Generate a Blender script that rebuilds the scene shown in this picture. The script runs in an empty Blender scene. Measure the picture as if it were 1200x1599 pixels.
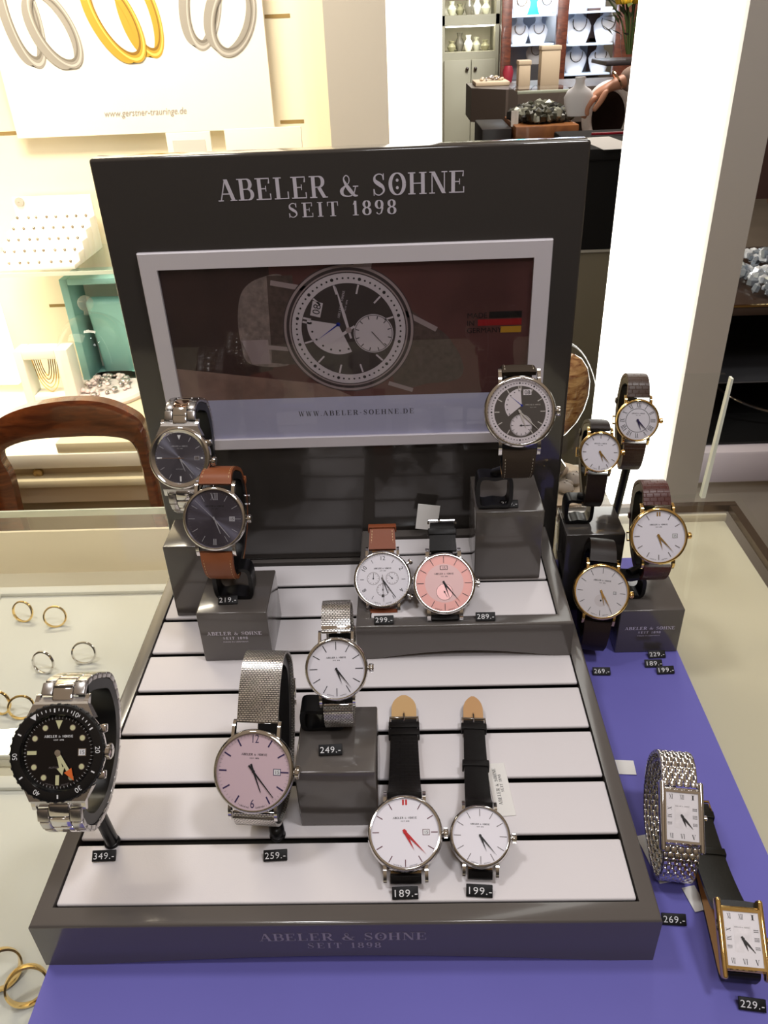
import bpy, bmesh, math, random
from mathutils import Vector, Matrix
random.seed(7)
PI = math.pi
sc = bpy.context.scene
COL = sc.collection
Z0 = 1.0                      # height of the glass counter top above the floor

# ------------------------------------------------------------------ camera
CAM = Vector((0.03696, -0.21794, Z0 + 0.40768))
RT = Vector((0.99924317, 0.01165419, -0.0371116))
DN = Vector((-0.02522773, -0.53204061, -0.84634293))
FW = Vector((-0.02960831, 0.84663863, -0.53134394))
FPX = 1233.78
cam_d = bpy.data.cameras.new('camera')
cam = bpy.data.objects.new('camera', cam_d)
COL.objects.link(cam)
cam.matrix_world = Matrix(((RT.x, -DN.x, -FW.x, CAM.x), (RT.y, -DN.y, -FW.y, CAM.y), (RT.z, -DN.z, -FW.z, CAM.z), (0, 0, 0, 1)))
cam_d.sensor_fit = 'VERTICAL'
cam_d.sensor_height = 24
cam_d.lens = FPX / 1599 * 24
cam_d.clip_start = 0.01
cam_d.clip_end = 60
sc.camera = cam

# ------------------------------------------------------------------ light
sc.view_settings.view_transform = 'Standard'
sc.view_settings.look = 'None'
sc.view_settings.gamma = 1
sc.view_settings.exposure = 0.0
try:
    sc.view_settings.use_curve_mapping = False
except Exception:
    pass
try:
    sc.cycles.use_denoising = True
    sc.cycles.max_bounces = 8
    sc.cycles.transparent_max_bounces = 16
    sc.cycles.sample_clamp_indirect = 6
    sc.cycles.caustics_reflective = False
    sc.cycles.caustics_refractive = False
except Exception:
    pass

def lin(c):
    c = c / 255.0
    return c / 12.92 if c <= 0.04045 else ((c + 0.055) / 1.055) ** 2.4
def rgb(r, g, b):
    return (lin(r), lin(g), lin(b), 1)

w = bpy.data.worlds.new('shop_light')
sc.world = w
w.use_nodes = True
nt = w.node_tree
bg = nt.nodes['Background']
tc = nt.nodes.new('ShaderNodeTexCoord')
sx = nt.nodes.new('ShaderNodeSeparateXYZ')
rp = nt.nodes.new('ShaderNodeValToRGB')
mr = nt.nodes.new('ShaderNodeMapRange')
nt.links.new(tc.outputs['Generated'], sx.inputs[0])
nt.links.new(sx.outputs['Z'], mr.inputs[0])
mr.inputs[1].default_value = -1
mr.inputs[2].default_value = 1
nt.links.new(mr.outputs[0], rp.inputs[0])
cr = rp.color_ramp
cr.elements[0].position = 0.40
cr.elements[0].color = (0.05, 0.045, 0.045, 1)
cr.elements[1].position = 0.80
cr.elements[1].color = (0.78, 0.58, 0.40, 1)
e = cr.elements.new(0.55)
e.color = (0.13, 0.105, 0.085, 1)
nt.links.new(rp.outputs[0], bg.inputs[0])
bg.inputs[1].default_value = 0.36

def area(name, loc, target, size, power, col=(1, .93, .85), size_y=None, spread=None):
    l = bpy.data.lights.new(name, 'AREA')
    l.energy = power
    l.color = col
    l.size = size
    if size_y:
        l.shape = 'RECTANGLE'
        l.size_y = size_y
    else:
        l.shape = 'DISK'
    if spread:
        l.spread = spread
    o = bpy.data.objects.new(name, l)
    COL.objects.link(o)
    o.location = loc
    d = Vector(target) - Vector(loc)
    o.rotation_euler = d.to_track_quat('-Z', 'Y').to_euler()
    return o
area('ceiling_spot', (0.55, -0.15, Z0 + 1.5), (0.05, 0.15, Z0), 0.20, 6.6, (.98, .97, .985))
area('ceiling_spot', (-0.45, 0.25, Z0 + 1.5), (0.0, 0.15, Z0), 0.20, 5.4, (.98, .965, .97))
area('ceiling_spot', (0.15, -0.75, Z0 + 1.45), (0.05, 0.2, Z0), 0.34, 5.0, (.95, .955, 1))
area('wall_washer', (-0.68, 1.12, Z0 + 1.05), (-0.72, 1.7, Z0 + 0.0), 0.75, 22, (1, .90, .70), 0.2)
area('wall_washer', (-1.0, 1.35, Z0 + 0.1), (-0.85, 1.7, Z0 - 0.4), 0.5, 2.2, (1, .88, .66), 0.15)
area('room_lamp', (0.9, 3.6, Z0 + 1.5), (0.8, 4.2, Z0), 1.0, 52, (1, .93, .85))
area('room_lamp', (0.6, 5.2, Z0 + 1.5), (0.6, 6.4, Z0 + .1), 0.8, 26, (1, .95, .88))
area('vitrine_lamp', (1.05, 5.35, Z0 + 0.95), (1.05, 5.9, Z0 + 0.2), 0.9, 26, (.86, .93, 1), 0.15)

# ------------------------------------------------------------------ materials
MATS = {}
def mat(name, col, rough=0.5, metal=0.0, spec=0.5, coat=0.0, emit=0.0, bump=None, var=None, alpha=None):
    """procedural principled material; bump=(kind, scale, strength), var=(scale, amount)"""
    if name in MATS:
        return MATS[name]
    m = bpy.data.materials.new(name)
    m.use_nodes = True
    t = m.node_tree
    p = t.nodes['Principled BSDF']
    p.inputs['Base Color'].default_value = col
    p.inputs['Roughness'].default_value = rough
    p.inputs['Metallic'].default_value = metal
    p.inputs['Specular IOR Level'].default_value = spec
    p.inputs['Coat Weight'].default_value = coat
    p.inputs['Coat Roughness'].default_value = 0.04
    if emit:
        p.inputs['Emission Color'].default_value = col
        p.inputs['Emission Strength'].default_value = emit
    if var:
        n = t.nodes.new('ShaderNodeTexNoise')
        co = t.nodes.new('ShaderNodeTexCoord')
        t.links.new(co.outputs['Object'], n.inputs['Vector'])
        n.inputs['Scale'].default_value = var[0]
        n.inputs['Detail'].default_value = 6
        r = t.nodes.new('ShaderNodeValToRGB')
        r.color_ramp.elements[0].position = 0.3
        r.color_ramp.elements[1].position = 0.7
        a = var[1]
        r.color_ramp.elements[0].color = (col[0] * (1 - a), col[1] * (1 - a), col[2] * (1 - a), 1)
        r.color_ramp.elements[1].color = (min(1, col[0] * (1 + a)), min(1, col[1] * (1 + a)), min(1, col[2] * (1 + a)), 1)
        t.links.new(n.outputs['Fac'], r.inputs['Fac'])
        t.links.new(r.outputs['Color'], p.inputs['Base Color'])
    if bump:
        kind, s, st = bump
        co = t.nodes.new('ShaderNodeTexCoord')
        b = t.nodes.new('ShaderNodeBump')
        b.inputs['Strength'].default_value = st
        b.inputs['Distance'].default_value = 0.0004
        if kind == 'noise':
            n = t.nodes.new('ShaderNodeTexNoise')
            n.inputs['Scale'].default_value = s
            n.inputs['Detail'].default_value = 4
            t.links.new(co.outputs['Object'], n.inputs['Vector'])
            t.links.new(n.outputs['Fac'], b.inputs['Height'])
        elif kind == 'croc':
            n = t.nodes.new('ShaderNodeTexBrick')
            n.inputs['Scale'].default_value = s
            n.inputs['Color1'].default_value = (1, 1, 1, 1)
            n.inputs['Color2'].default_value = (.85, .85, .85, 1)
            n.inputs['Mortar'].default_value = (0, 0, 0, 1)
            n.inputs['Mortar Size'].default_value = 0.05
            n.inputs['Mortar Smooth'].default_value = 1
            n.inputs['Brick Width'].default_value = 0.8
            n.inputs['Row Height'].default_value = 0.45
            t.links.new(co.outputs['UV'], n.inputs['Vector'])
            t.links.new(n.outputs['Color'], b.inputs['Height'])
        t.links.new(b.outputs['Normal'], p.inputs['Normal'])
    MATS[name] = m
    return m

def glass(name, tint=(1, 1, 1, 1), ior=1.5, rough=0.0, veil=0.0, veilcol=(.8, .85, .8, 1)):
    """thin clear glass: clear light passes, surface reflections by fresnel"""
    if name in MATS:
        return MATS[name]
    m = bpy.data.materials.new(name)
    m.use_nodes = True
    t = m.node_tree
    t.nodes.remove(t.nodes['Principled BSDF'])
    out = t.nodes['Material Output']
    tr = t.nodes.new('ShaderNodeBsdfTransparent')
    tr.inputs[0].default_value = tint
    gl = t.nodes.new('ShaderNodeBsdfGlossy')
    gl.inputs['Roughness'].default_value = rough
    fr = t.nodes.new('ShaderNodeFresnel')
    fr.inputs[0].default_value = ior
    mx = t.nodes.new('ShaderNodeMixShader')
    # only the face turned to the light reflects, so a ray leaving the pane is never trapped in it
    ge = t.nodes.new('ShaderNodeNewGeometry')
    sb = t.nodes.new('ShaderNodeMath')
    sb.operation = 'SUBTRACT'
    sb.inputs[0].default_value = 1.0
    t.links.new(ge.outputs['Backfacing'], sb.inputs[1])
    ml = t.nodes.new('ShaderNodeMath')
    ml.operation = 'MULTIPLY'
    t.links.new(fr.outputs[0], ml.inputs[0])
    t.links.new(sb.outputs[0], ml.inputs[1])
    t.links.new(ml.outputs[0], mx.inputs[0])
    t.links.new(tr.outputs[0], mx.inputs[1])
    t.links.new(gl.outputs[0], mx.inputs[2])
    last = mx
    if veil:
        df = t.nodes.new('ShaderNodeBsdfDiffuse')
        df.inputs[0].default_value = veilcol
        m2 = t.nodes.new('ShaderNodeMixShader')
        m2.inputs[0].default_value = veil
        t.links.new(mx.outputs[0], m2.inputs[1])
        t.links.new(df.outputs[0], m2.inputs[2])
        last = m2
    t.links.new(last.outputs[0], out.inputs[0])
    MATS[name] = m
    return m

def mesh_band(name, col):
    m = mat(name, col, 0.28, 1.0)
    t = m.node_tree
    p = t.nodes['Principled BSDF']
    co = t.nodes.new('ShaderNodeTexCoord')
    mp = t.nodes.new('ShaderNodeMapping')
    mp.inputs['Rotation'].default_value = (0, 0, 0.0)
    br = t.nodes.new('ShaderNodeTexBrick')
    br.inputs['Scale'].default_value = 1.0
    br.inputs['Brick Width'].default_value = 1.7
    br.inputs['Row Height'].default_value = 1.0
    br.inputs['Mortar Size'].default_value = 0.2
    br.inputs['Mortar Smooth'].default_value = 0.6
    br.inputs['Color1'].default_value = col
    br.inputs['Color2'].default_value = (col[0] * .8, col[1] * .8, col[2] * .8, 1)
    br.inputs['Mortar'].default_value = (0.02, 0.02, 0.02, 1)
    t.links.new(co.outputs['UV'], mp.inputs[0])
    t.links.new(mp.outputs[0], br.inputs['Vector'])
    t.links.new(br.outputs['Color'], p.inputs['Base Color'])
    b = t.nodes.new('ShaderNodeBump')
    b.invert = True
    b.inputs['Strength'].default_value = 0.7
    b.inputs['Distance'].default_value = 0.0003
    t.links.new(br.outputs['Fac'], b.inputs['Height'])
    t.links.new(b.outputs['Normal'], p.inputs['Normal'])
    return m

def wood(name, c1, c2, scale=6.0, rough=0.25, coat=0.5, stretch=(1, 1, 12)):
    m = mat(name, c1, rough, 0, .5, coat)
    t = m.node_tree
    p = t.nodes['Principled BSDF']
    co = t.nodes.new('ShaderNodeTexCoord')
    mp = t.nodes.new('ShaderNodeMapping')
    mp.inputs['Scale'].default_value = stretch
    n = t.nodes.new('ShaderNodeTexNoise')
    n.inputs['Scale'].default_value = scale
    n.inputs['Detail'].default_value = 5
    n.inputs['Distortion'].default_value = 1.2
    r = t.nodes.new('ShaderNodeValToRGB')
    r.color_ramp.elements[0].position = .35
    r.color_ramp.elements[1].position = .68
    r.color_ramp.elements[0].color = c1
    r.color_ramp.elements[1].color = c2
    t.links.new(co.outputs['Object'], mp.inputs[0])
    t.links.new(mp.outputs[0], n.inputs['Vector'])
    t.links.new(n.outputs['Fac'], r.inputs[0])
    t.links.new(r.outputs[0], p.inputs['Base Color'])
    return m

def sunburst(name, col, rough=.3):
    m = mat(name, col, rough, 0.75)
    p = m.node_tree.nodes['Principled BSDF']
    p.inputs['Anisotropic'].default_value = 0.9
    tg = m.node_tree.nodes.new('ShaderNodeTangent')
    tg.direction_type = 'RADIAL'
    tg.axis = 'Z'
    m.node_tree.links.new(tg.outputs[0], p.inputs['Tangent'])
    return m

TAUPE = mat('taupe_lacquer', (0.108, 0.096, 0.089, 1), 0.16, 0, .5, .3)
TAUPE_D = mat('dark_taupe_lacquer', (0.050, 0.044, 0.040, 1), 0.12, 0, .5, .6)
SLAT = mat('white_satin_leather', rgb(224, 219, 221), 0.55, 0, .35, bump=('noise', 1500, .12))
BLACK = mat('black_plastic', (0.006, 0.006, 0.007, 1), 0.28, 0, .3)
BLACKM = mat('black_matt', (0.006, 0.006, 0.006, 1), 0.7)
LOGO = mat('silver_lettering', rgb(214, 208, 220), 0.5, 0.0)
LOGO_D = mat('dull_silver_lettering', rgb(176, 168, 172), 0.5, 0.0)
WHITE_INK = mat('white_ink', rgb(225, 225, 228), 0.6)
BLACK_INK = mat('black_ink', rgb(18, 18, 22), 0.6)
GREY_INK = mat('grey_ink', rgb(120, 112, 112), 0.6)
STEEL = mat('polished_steel', (0.72, 0.70, 0.69, 1), 0.09, 1)
BRUSH = mat('brushed_steel', (0.60, 0.58, 0.57, 1), 0.27, 1)
GOLD = mat('polished_gold', (0.93, 0.66, 0.27, 1), 0.10, 1)
ROSE = mat('rose_gold', (0.85, 0.60, 0.45, 1), 0.12, 1)
PAPER = mat('white_paper', rgb(232, 230, 226), 0.7)
MAT_BLUE = mat('violet_blue_card', rgb(108, 104, 184), 0.62, 0, .3, var=(9, .05))
GLASS = glass('counter_glass', (.975, .98, .97, 1))
CRYSTAL = glass('watch_crystal', (1, 1, 1, 1), 1.45)
CLEAR = glass('clear_glass', (.98, .99, .985, 1), 1.35)
EDGE = mat('glass_edge', rgb(205, 214, 196), 0.3, 0, .5)  # pale green-white stands for light caught in the cut glass
CREAM = mat('cream_wall', rgb(246, 234, 206), 0.7)
LIGHT_P = mat('light_panel', (1, .985, .93, 1), 0.5, emit=3.0)
PILLAR = mat('grey_beige_paint', rgb(186, 178, 168), 0.65)

# ------------------------------------------------------------------ mesh builder
def catmull(pts, n=8, closed=False):
    out = []
    N = len(pts)
    pts = [Vector(p) for p in pts]
    rng = range(N) if closed else range(N - 1)
    for i in rng:
        p1, p2 = pts[i], pts[(i + 1) % N]
        p0 = pts[i - 1] if (closed or i > 0) else p1 * 2 - p2
        p3 = pts[(i + 2) % N] if (closed or i + 2 < N) else p2 * 2 - p1
        for k in range(n):
            t = k / n
            out.append(0.5 * ((2 * p1) + (p2 - p0) * t + (2 * p0 - 5 * p1 + 4 * p2 - p3) * t * t + (3 * p1 - p0 - 3 * p2 + p3) * t ** 3))
    if not closed:
        out.append(pts[-1].copy())
    return out

class MB:
    def __init__(self, scale=1.0):
        self.v = []
        self.f = []
        self.mi = []
        self.uv = []
        self.mats = []
        self.s = scale
        self.M = Matrix.Identity(4)
    def slot(self, m):
        if m not in self.mats:
            self.mats.append(m)
        return self.mats.index(m)
    def add(self, vs, fs, m, uvs=None):
        b = len(self.v)
        k = self.slot(m)
        for p in vs:
            self.v.append((self.M @ Vector(p)) * self.s)
        for i, f in enumerate(fs):
            self.f.append([b + j for j in f])
            self.mi.append(k)
            self.uv.append(uvs[i] if uvs else None)
        return self
    def box(self, c, d, m, bev=0.0, seg=2, rot=None, taper=1.0):
        bm = bmesh.new()
        bmesh.ops.create_cube(bm, size=1)
        for v in bm.verts:
            k = taper if v.co.z < 0 else 1.0
            v.co = Vector((v.co.x * d[0] * k, v.co.y * d[1] * k, v.co.z * d[2]))
        if bev > 0:
            bmesh.ops.bevel(bm, geom=bm.edges[:], offset=bev, segments=seg, affect='EDGES', profile=.5)
        R = rot if rot else Matrix.Identity(4)
        bm.verts.index_update()
        vs = [(R @ v.co) + Vector(c) for v in bm.verts]
        fs = [[v.index for v in f.verts] for f in bm.faces]
        bm.free()
        return self.add(vs, fs, m)
    def b2(self, lo, hi, m, bev=0.0, seg=2):
        c = [(a + b) / 2 for a, b in zip(lo, hi)]
        d = [b - a for a, b in zip(lo, hi)]
        return self.box(c, d, m, bev, seg)
    def lathe(self, prof, m, n=64, cap0=False, cap1=False, sx=1.0, sy=1.0):
        vs, fs = [], []
        for (r, z) in prof:
            for i in range(n):
                a = 2 * PI * i / n
                vs.append((r * math.cos(a) * sx, r * math.sin(a) * sy, z))
        for j in range(len(prof) - 1):
            for i in range(n):
                k = (i + 1) % n
                fs.append([j * n + i, j * n + k, (j + 1) * n + k, (j + 1) * n + i])
        if cap0:
            fs.append(list(range(n))[::-1])
        if cap1:
            fs.append([(len(prof) - 1) * n + i for i in range(n)])
        return self.add(vs, fs, m)
    def disk(self, r, z, m, n=64, c=(0, 0), a0=0, a1=360):
        vs = [(c[0], c[1], z)]
        full = abs(a1 - a0) >= 360
        N = n if full else n + 1
        for i in range(N):
            a = math.radians(a0 + (a1 - a0) * i / n)
            vs.append((c[0] + r * math.sin(a), c[1] + r * math.cos(a), z))
        fs = []
        for i in range(n):
            j = (i + 1) % N
            fs.append([0, 1 + j, 1 + i])
        return self.add(vs, fs, m)
    def ringflat(self, r0, r1, z, m, n=64, c=(0, 0), a0=0, a1=360):
        vs, fs = [], []
        full = abs(a1 - a0) >= 360
        N = n if full else n + 1
        for i in range(N):
            a = math.radians(a0 + (a1 - a0) * i / n)
            for r in (r0, r1):
                vs.append((c[0] + r * math.sin(a), c[1] + r * math.cos(a), z))
        for i in range(n):
            j = (i + 1) % N
            fs.append([2 * i, 2 * j, 2 * j + 1, 2 * i + 1])
        return self.add(vs, fs, m)
    def quad(self, pts, m):
        return self.add(pts, [list(range(len(pts)))], m)
    def prism(self, poly, z0, z1, m):
        """extrude 2D polygon (ccw) from z0 to z1"""
        n = len(poly)
        vs = [(x, y, z0) for x, y in poly] + [(x, y, z1) for x, y in poly]
        fs = [list(range(n))[::-1], list(range(n, 2 * n))]
        for i in range(n):
            j = (i + 1) % n
            fs.append([i, j, n + j, n + i])
        return self.add(vs, fs, m)
    def tube(self, pts, r, m, n=10, closed=False, cap=True, flat=None):
        pts = [Vector(p) for p in pts]
        N = len(pts)
        rr = r if isinstance(r, (list, tuple)) else [r] * N
        vs, fs = [], []
        up = None
        for i, p in enumerate(pts):
            a = pts[i - 1] if (i > 0 or closed) else p
            b = pts[(i + 1) % N] if (i < N - 1 or closed) else p
            t = (b - a)
            t = t.normalized() if t.length > 1e-12 else Vector((0, 0, 1))
            if up is None:
                up = Vector((0, 0, 1)) if abs(t.z) < .9 else Vector((1, 0, 0))
            x = up - t * up.dot(t)
            x = x.normalized() if x.length > 1e-9 else t.orthogonal().normalized()
            up = x
            y = t.cross(x)
            for k in range(n):
                an = 2 * PI * k / n
                fx = flat if flat else 1.0
                vs.append(p + x * math.cos(an) * rr[i] * fx + y * math.sin(an) * rr[i])
        L = N if closed else N - 1
        for i in range(L):
            j = (i + 1) % N
            for k in range(n):
                q = (k + 1) % n
                fs.append([i * n + k, i * n + q, j * n + q, j * n + k])
        if cap and not closed:
            fs.append(list(range(n))[::-1])
            fs.append([(N - 1) * n + k for k in range(n)])
        return self.add(vs, fs, m)
    def band(self, path, width, th, m, m_in=None, closed=False, crown=0.0, nx=4, edge=None):
        """sweep a strap cross-section along a path of (y, z); outward normal is left of travel.
        width: function of t or number; inner side gets m_in"""
        N = len(path)
        wf = width if callable(width) else (lambda t: width)
        tf = th if callable(th) else (lambda t: th)
        m_in = m_in or m
        vs = []
        s = 0
        ss = []
        for i in range(N):
            if i:
                s += math.hypot(path[i][0] - path[i - 1][0], path[i][1] - path[i - 1][1])
            ss.append(s)
        for i in range(N):
            a = path[i - 1] if (i or closed) else path[i]
            b = path[(i + 1) % N] if (i < N - 1 or closed) else path[i]
            ty, tz = b[0] - a[0], b[1] - a[1]
            l = math.hypot(ty, tz) or 1
            ny, nz = -tz / l, ty / l
            wv = wf(i / (N - 1)) / 2
            h = tf(i / (N - 1))
            for k in range(nx + 1):
                u = -1 + 2 * k / nx
                bulge = crown * (1 - u ** 4)
                e = h * .5 + bulge * h
                vs.append((u * wv, path[i][0] + ny * e, path[i][1] + nz * e))
            for k in range(nx + 1):
                u = 1 - 2 * k / nx
                vs.append((u * wv, path[i][0] - ny * h * .5, path[i][1] - nz * h * .5))
        C = 2 * (nx + 1)
        outf, inf, ou, iu = [], [], [], []
        L = N if closed else N - 1
        for i in range(L):
            j = (i + 1) % N
            for k in range(C):
                q = (k + 1) % C
                f = [i * C + k, i * C + q, j * C + q, j * C + k]
                if k < nx:
                    wv = wf(i / (N - 1)) / 2
                    u0, u1 = (-1 + 2 * k / nx) * wv, (-1 + 2 * (k + 1) / nx) * wv
                    outf.append(f)
                    ou.append([(u0, ss[i]), (u1, ss[i]), (u1, ss[j]), (u0, ss[j])])
                elif k == nx or k == C - 1:
                    outf.append(f)
                    ou.append([(0, ss[i]), (0.5, ss[i]), (0.5, ss[j]), (0, ss[j])])
                else:
                    wv = wf(i / (N - 1)) / 2
                    u0, u1 = wv * (1 - 2 * (k - nx - 1) / nx), wv * (1 - 2 * (k - nx) / nx)
                    inf.append(f)
                    iu.append([(u0, ss[i]), (u1, ss[i]), (u1, ss[j]), (u0, ss[j])])
        if not closed:
            outf.append(list(range(C))[::-1])
            ou.append([(0, 0)] * C)
            outf.append([(N - 1) * C + k for k in range(C)])
            ou.append([(0, 0)] * C)
        b0 = len(self.v)
        self.add(vs, outf, m, ou)
        k = self.slot(m_in)
        for f, uvv in zip(inf, iu):
            self.f.append([b0 + j for j in f])
            self.mi.append(k)
            self.uv.append(uvv)
        return self
    def mesh(self, name, smooth=40):
        me = bpy.data.meshes.new(name)
        me.from_pydata([tuple(p) for p in self.v], [], self.f)
        for m in self.mats:
            me.materials.append(m)
        me.polygons.foreach_set('material_index', self.mi)
        if any(self.uv):
            ul = me.uv_layers.new(name='UVMap')
            for pi, pol in enumerate(me.polygons):
                u = self.uv[pi]
                if u:
                    for q, li in enumerate(pol.loop_indices):
                        ul.data[li].uv = u[q]
        me.update()
        if smooth:
            me.shade_smooth()
            me.set_sharp_from_angle(angle=math.radians(smooth))
        return me
    def build(self, name, parent=None, smooth=40, loc=None):
        o = bpy.data.objects.new(name, self.mesh(name, smooth))
        COL.objects.link(o)
        if parent:
            o.parent = parent
        if loc:
            o.location = loc
        return o

def empty(name, loc=(0, 0, 0), M=None):
    o = bpy.data.objects.new(name, None)
    o.empty_display_size = 0.02
    COL.objects.link(o)
    if M is not None:
        o.matrix_world = M
    else:
        o.location = loc
    return o
def tag(o, label, cat, group=None, kind=None):
    o['label'] = label
    o['category'] = cat
    if group:
        o['group'] = group
    if kind:
        o['kind'] = kind
    return o
def struct(mb, name, label=None, cat=None, smooth=40):
    o = mb.build(name, None, smooth)
    o['kind'] = 'structure'
    if label:
        o['label'] = label
        o['category'] = cat
    return o

# pixel of the photograph -> point of the place at a known distance y or height z
def ray(u, v):
    return RT * ((u - 600) / FPX) + DN * ((v - 799.5) / FPX) + FW
def PY(u, v, y):
    d = ray(u, v)
    return CAM + d * ((y - CAM.y) / d.y)
def PZ(u, v, z):
    d = ray(u, v)
    return CAM + d * ((Z0 + z - CAM.z) / d.z)

# ------------------------------------------------------------------ lettering
T, t_ = .19, .05
def _arc(cx, cy, rx, ry, a0, a1, n=20):
    return [(cx + rx * math.cos(math.radians(a0 + (a1 - a0) * i / n)), cy + ry * math.sin(math.radians(a0 + (a1 - a0) * i / n))) for i in range(n + 1)]
def serif_glyph(ch):
    """returns (advance, list of polygons) of a high-contrast serif letter, cap height 1"""
    P = []
    def stem(x, w=T, y0=0, y1=1):
        P.append([(x - w / 2, y0), (x + w / 2, y0), (x + w / 2, y1), (x - w / 2, y1)])
    def bar(x0, x1, y, h=t_):
        P.append([(x0, y - h / 2), (x1, y - h / 2), (x1, y + h / 2), (x0, y + h / 2)])
    def diag(x0, y0, x1, y1, w):
        P.append([(x0 - w / 2, y0), (x0 + w / 2, y0), (x1 + w / 2, y1), (x1 - w / 2, y1)])
    def ser(x, y, l=.36):
        h = t_
        P.append([(x - l / 2, y), (x + l / 2, y), (x + l / 2, y + h), (x - l / 2, y + h)] if y < .5 else [(x - l / 2, y - h), (x + l / 2, y - h), (x + l / 2, y), (x - l / 2, y)])
    def curve(pts, ws=None, thick=T):
        n = len(pts)
        for i in range(n - 1):
            q = []
            for j in (i, i + 1):
                a = pts[max(j - 1, 0)]
                b = pts[min(j + 1, n - 1)]
                dx, dy = b[0] - a[0], b[1] - a[1]
                l = math.hypot(dx, dy) or 1
                dx, dy = dx / l, dy / l
                w_ = ws[j] if ws else t_ + (thick - t_) * abs(dy) ** 1.6
                q.append(((pts[j][0] - dy * w_ / 2, pts[j][1] + dx * w_ / 2), (pts[j][0] + dy * w_ / 2, pts[j][1] - dx * w_ / 2)))
            P.append([q[0][0], q[0][1], q[1][1], q[1][0]])
    def vser(x, y, up):
        d = .24 if up else -.24
        P.append([(x - .03, y), (x + .03, y), (x + .03, y + d), (x, y + d)] if d > 0 else [(x, y + d), (x + .03, y + d), (x + .03, y), (x - .03, y)])
    adv = 1.0
    if ch == 'A':
        diag(.12, 0, .44, 1, .06); diag(.80, 0, .46, 1, .2); bar(.22, .68, .33); ser(.12, 0, .28); ser(.80, 0, .36); adv = .98
    elif ch == 'B':
        stem(.22); ser(.2, 0, .38); ser(.2, 1, .38); bar(.2, .5, .975); bar(.2, .52, .515); bar(.2, .5, .025)
        curve(_arc(.5, .745, .2, .23, 90, -90)); curve(_arc(.52, .27, .25, .245, 90, -90)); adv = .9
    elif ch in 'EF':
        stem(.22); ser(.2, 0, .38); ser(.2, 1, .38); bar(.2, .74, .975); bar(.2, .55, .51)
        P.append([(.68, .74), (.76, .74), (.76, 1), (.74, 1)]); P.append([(.53, .38), (.57, .38), (.57, .64), (.53, .64)])
        if ch == 'E':
            bar(.2, .78, .025); P.append([(.76, 0), (.80, 0), (.80, .28), (.74, .28)])
        adv = .9
    elif ch == 'L':
        stem(.22); ser(.2, 0, .38); ser(.22, 1, .42); bar(.2, .74, .025); P.append([(.72, 0), (.78, 0), (.78, .34), (.72, .34)]); adv = .86
    elif ch in 'RP':
        stem(.22); ser(.2, 0, .38); ser(.2, 1, .38); bar(.2, .5, .975); bar(.2, .5, .49)
        curve(_arc(.5, .735, .22, .24, 90, -90))
        if ch == 'R':
            diag(.78, 0, .5, .49, .2); ser(.82, 0, .26)
        adv = .96
    elif ch == 'S':
        pts = catmull([(.64, .72, 0), (.58, .93, 0), (.38, .975, 0), (.2, .87, 0), (.2, .68, 0), (.40, .53, 0), (.6, .38, 0), (.64, .18, 0), (.42, .025, 0), (.2, .09, 0), (.14, .30, 0)], 6)
        n = len(pts)
        ws = []
        for i in range(n):
            k = i / (n - 1)
            ws.append(.05 + .15 * math.exp(-((k - .5) / .17) ** 2))
        curve([(p.x, p.y) for p in pts], ws)
        P.append([(.62, .70), (.67, .70), (.67, 1), (.63, 1)]); P.append([(.11, 0), (.15, 0), (.15, .31), (.10, .31)]); adv = .82
    elif ch in ('O', 'Ö', '0'):
        rx = .38 if ch != '0' else .28
        curve(_arc(.1 + rx, .5, rx - .02, .49, 0, 360, 36), thick=T)
        if ch == 'Ö':
            for dy in (.33, .67):
                P.append(_arc(.1 + rx, dy, .075, .075, 0, 330, 11))
        adv = 2 * rx + .2
    elif ch == 'H':
        stem(.22); stem(.80); bar(.22, .8, .5)
        for x in (.22, .80):
            ser(x, 0, .38); ser(x, 1, .38)
        adv = 1.04
    elif ch == 'N':
        stem(.18, .055); stem(.82, .055); diag(.22, 1, .80, 0, .2); ser(.18, 0, .3); ser(.82, 1, .3); ser(.14, 1, .2); adv = 1.0
    elif ch == 'T':
        stem(.45); ser(.45, 0, .42); bar(.08, .82, .975); P.append([(.06, .7), (.1, .7), (.14, 1), (.06, 1)]); P.append([(.8, .7), (.84, .7), (.84, 1), (.76, 1)]); adv = .9
    elif ch == 'I':
        stem(.22); ser(.22, 0, .4); ser(.22, 1, .4); adv = .46
    elif ch == '1':
        stem(.25, .17); ser(.25, 0, .42); P.append([(.08, .76), (.12, .73), (.26, .92), (.26, 1), (.2, 1)]); adv = .52
    elif ch == '8':
        curve(_arc(.33, .75, .2, .225, 0, 360, 28)); curve(_arc(.33, .26, .24, .24, 0, 360, 28)); adv = .68
    elif ch == '9':
        curve(_arc(.33, .70, .22, .275, 0, 360, 28)); curve([(.56, .68), (.55, .4), (.46, .12), (.33, .03), (.18, .07), (.14, .16)], [.12, .13, .09, .06, .06, .1]); adv = .68
    elif ch == '&':
        pts = catmull([(.86, .46, 0), (.74, .14, 0), (.50, .02, 0), (.2, .08, 0), (.12, .28, 0), (.3, .48, 0), (.5, .64, 0), (.52, .86, 0), (.38, .97, 0), (.25, .84, 0), (.32, .62, 0), (.55, .3, 0), (.78, .06, 0), (.95, .04, 0)], 6)
        n = len(pts)
        curve([(p.x, p.y) for p in pts], [.05 + .14 * (math.exp(-((i / (n - 1) - .30) / .07) ** 2) + math.exp(-((i / (n - 1) - .84) / .10) ** 2)) for i in range(n)])
        bar(.72, 1.0, .47); adv = 1.06
    elif ch == 'W':
        diag(.16, 1, .36, 0, .17); diag(.58, 1, .36, 0, .06); diag(.58, 1, .80, 0, .17); diag(1.02, 1, .80, 0, .06)
        for x in (.16, .58, 1.02):
            ser(x, 1, .28)
        adv = 1.16
    elif ch == 'D':
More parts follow.
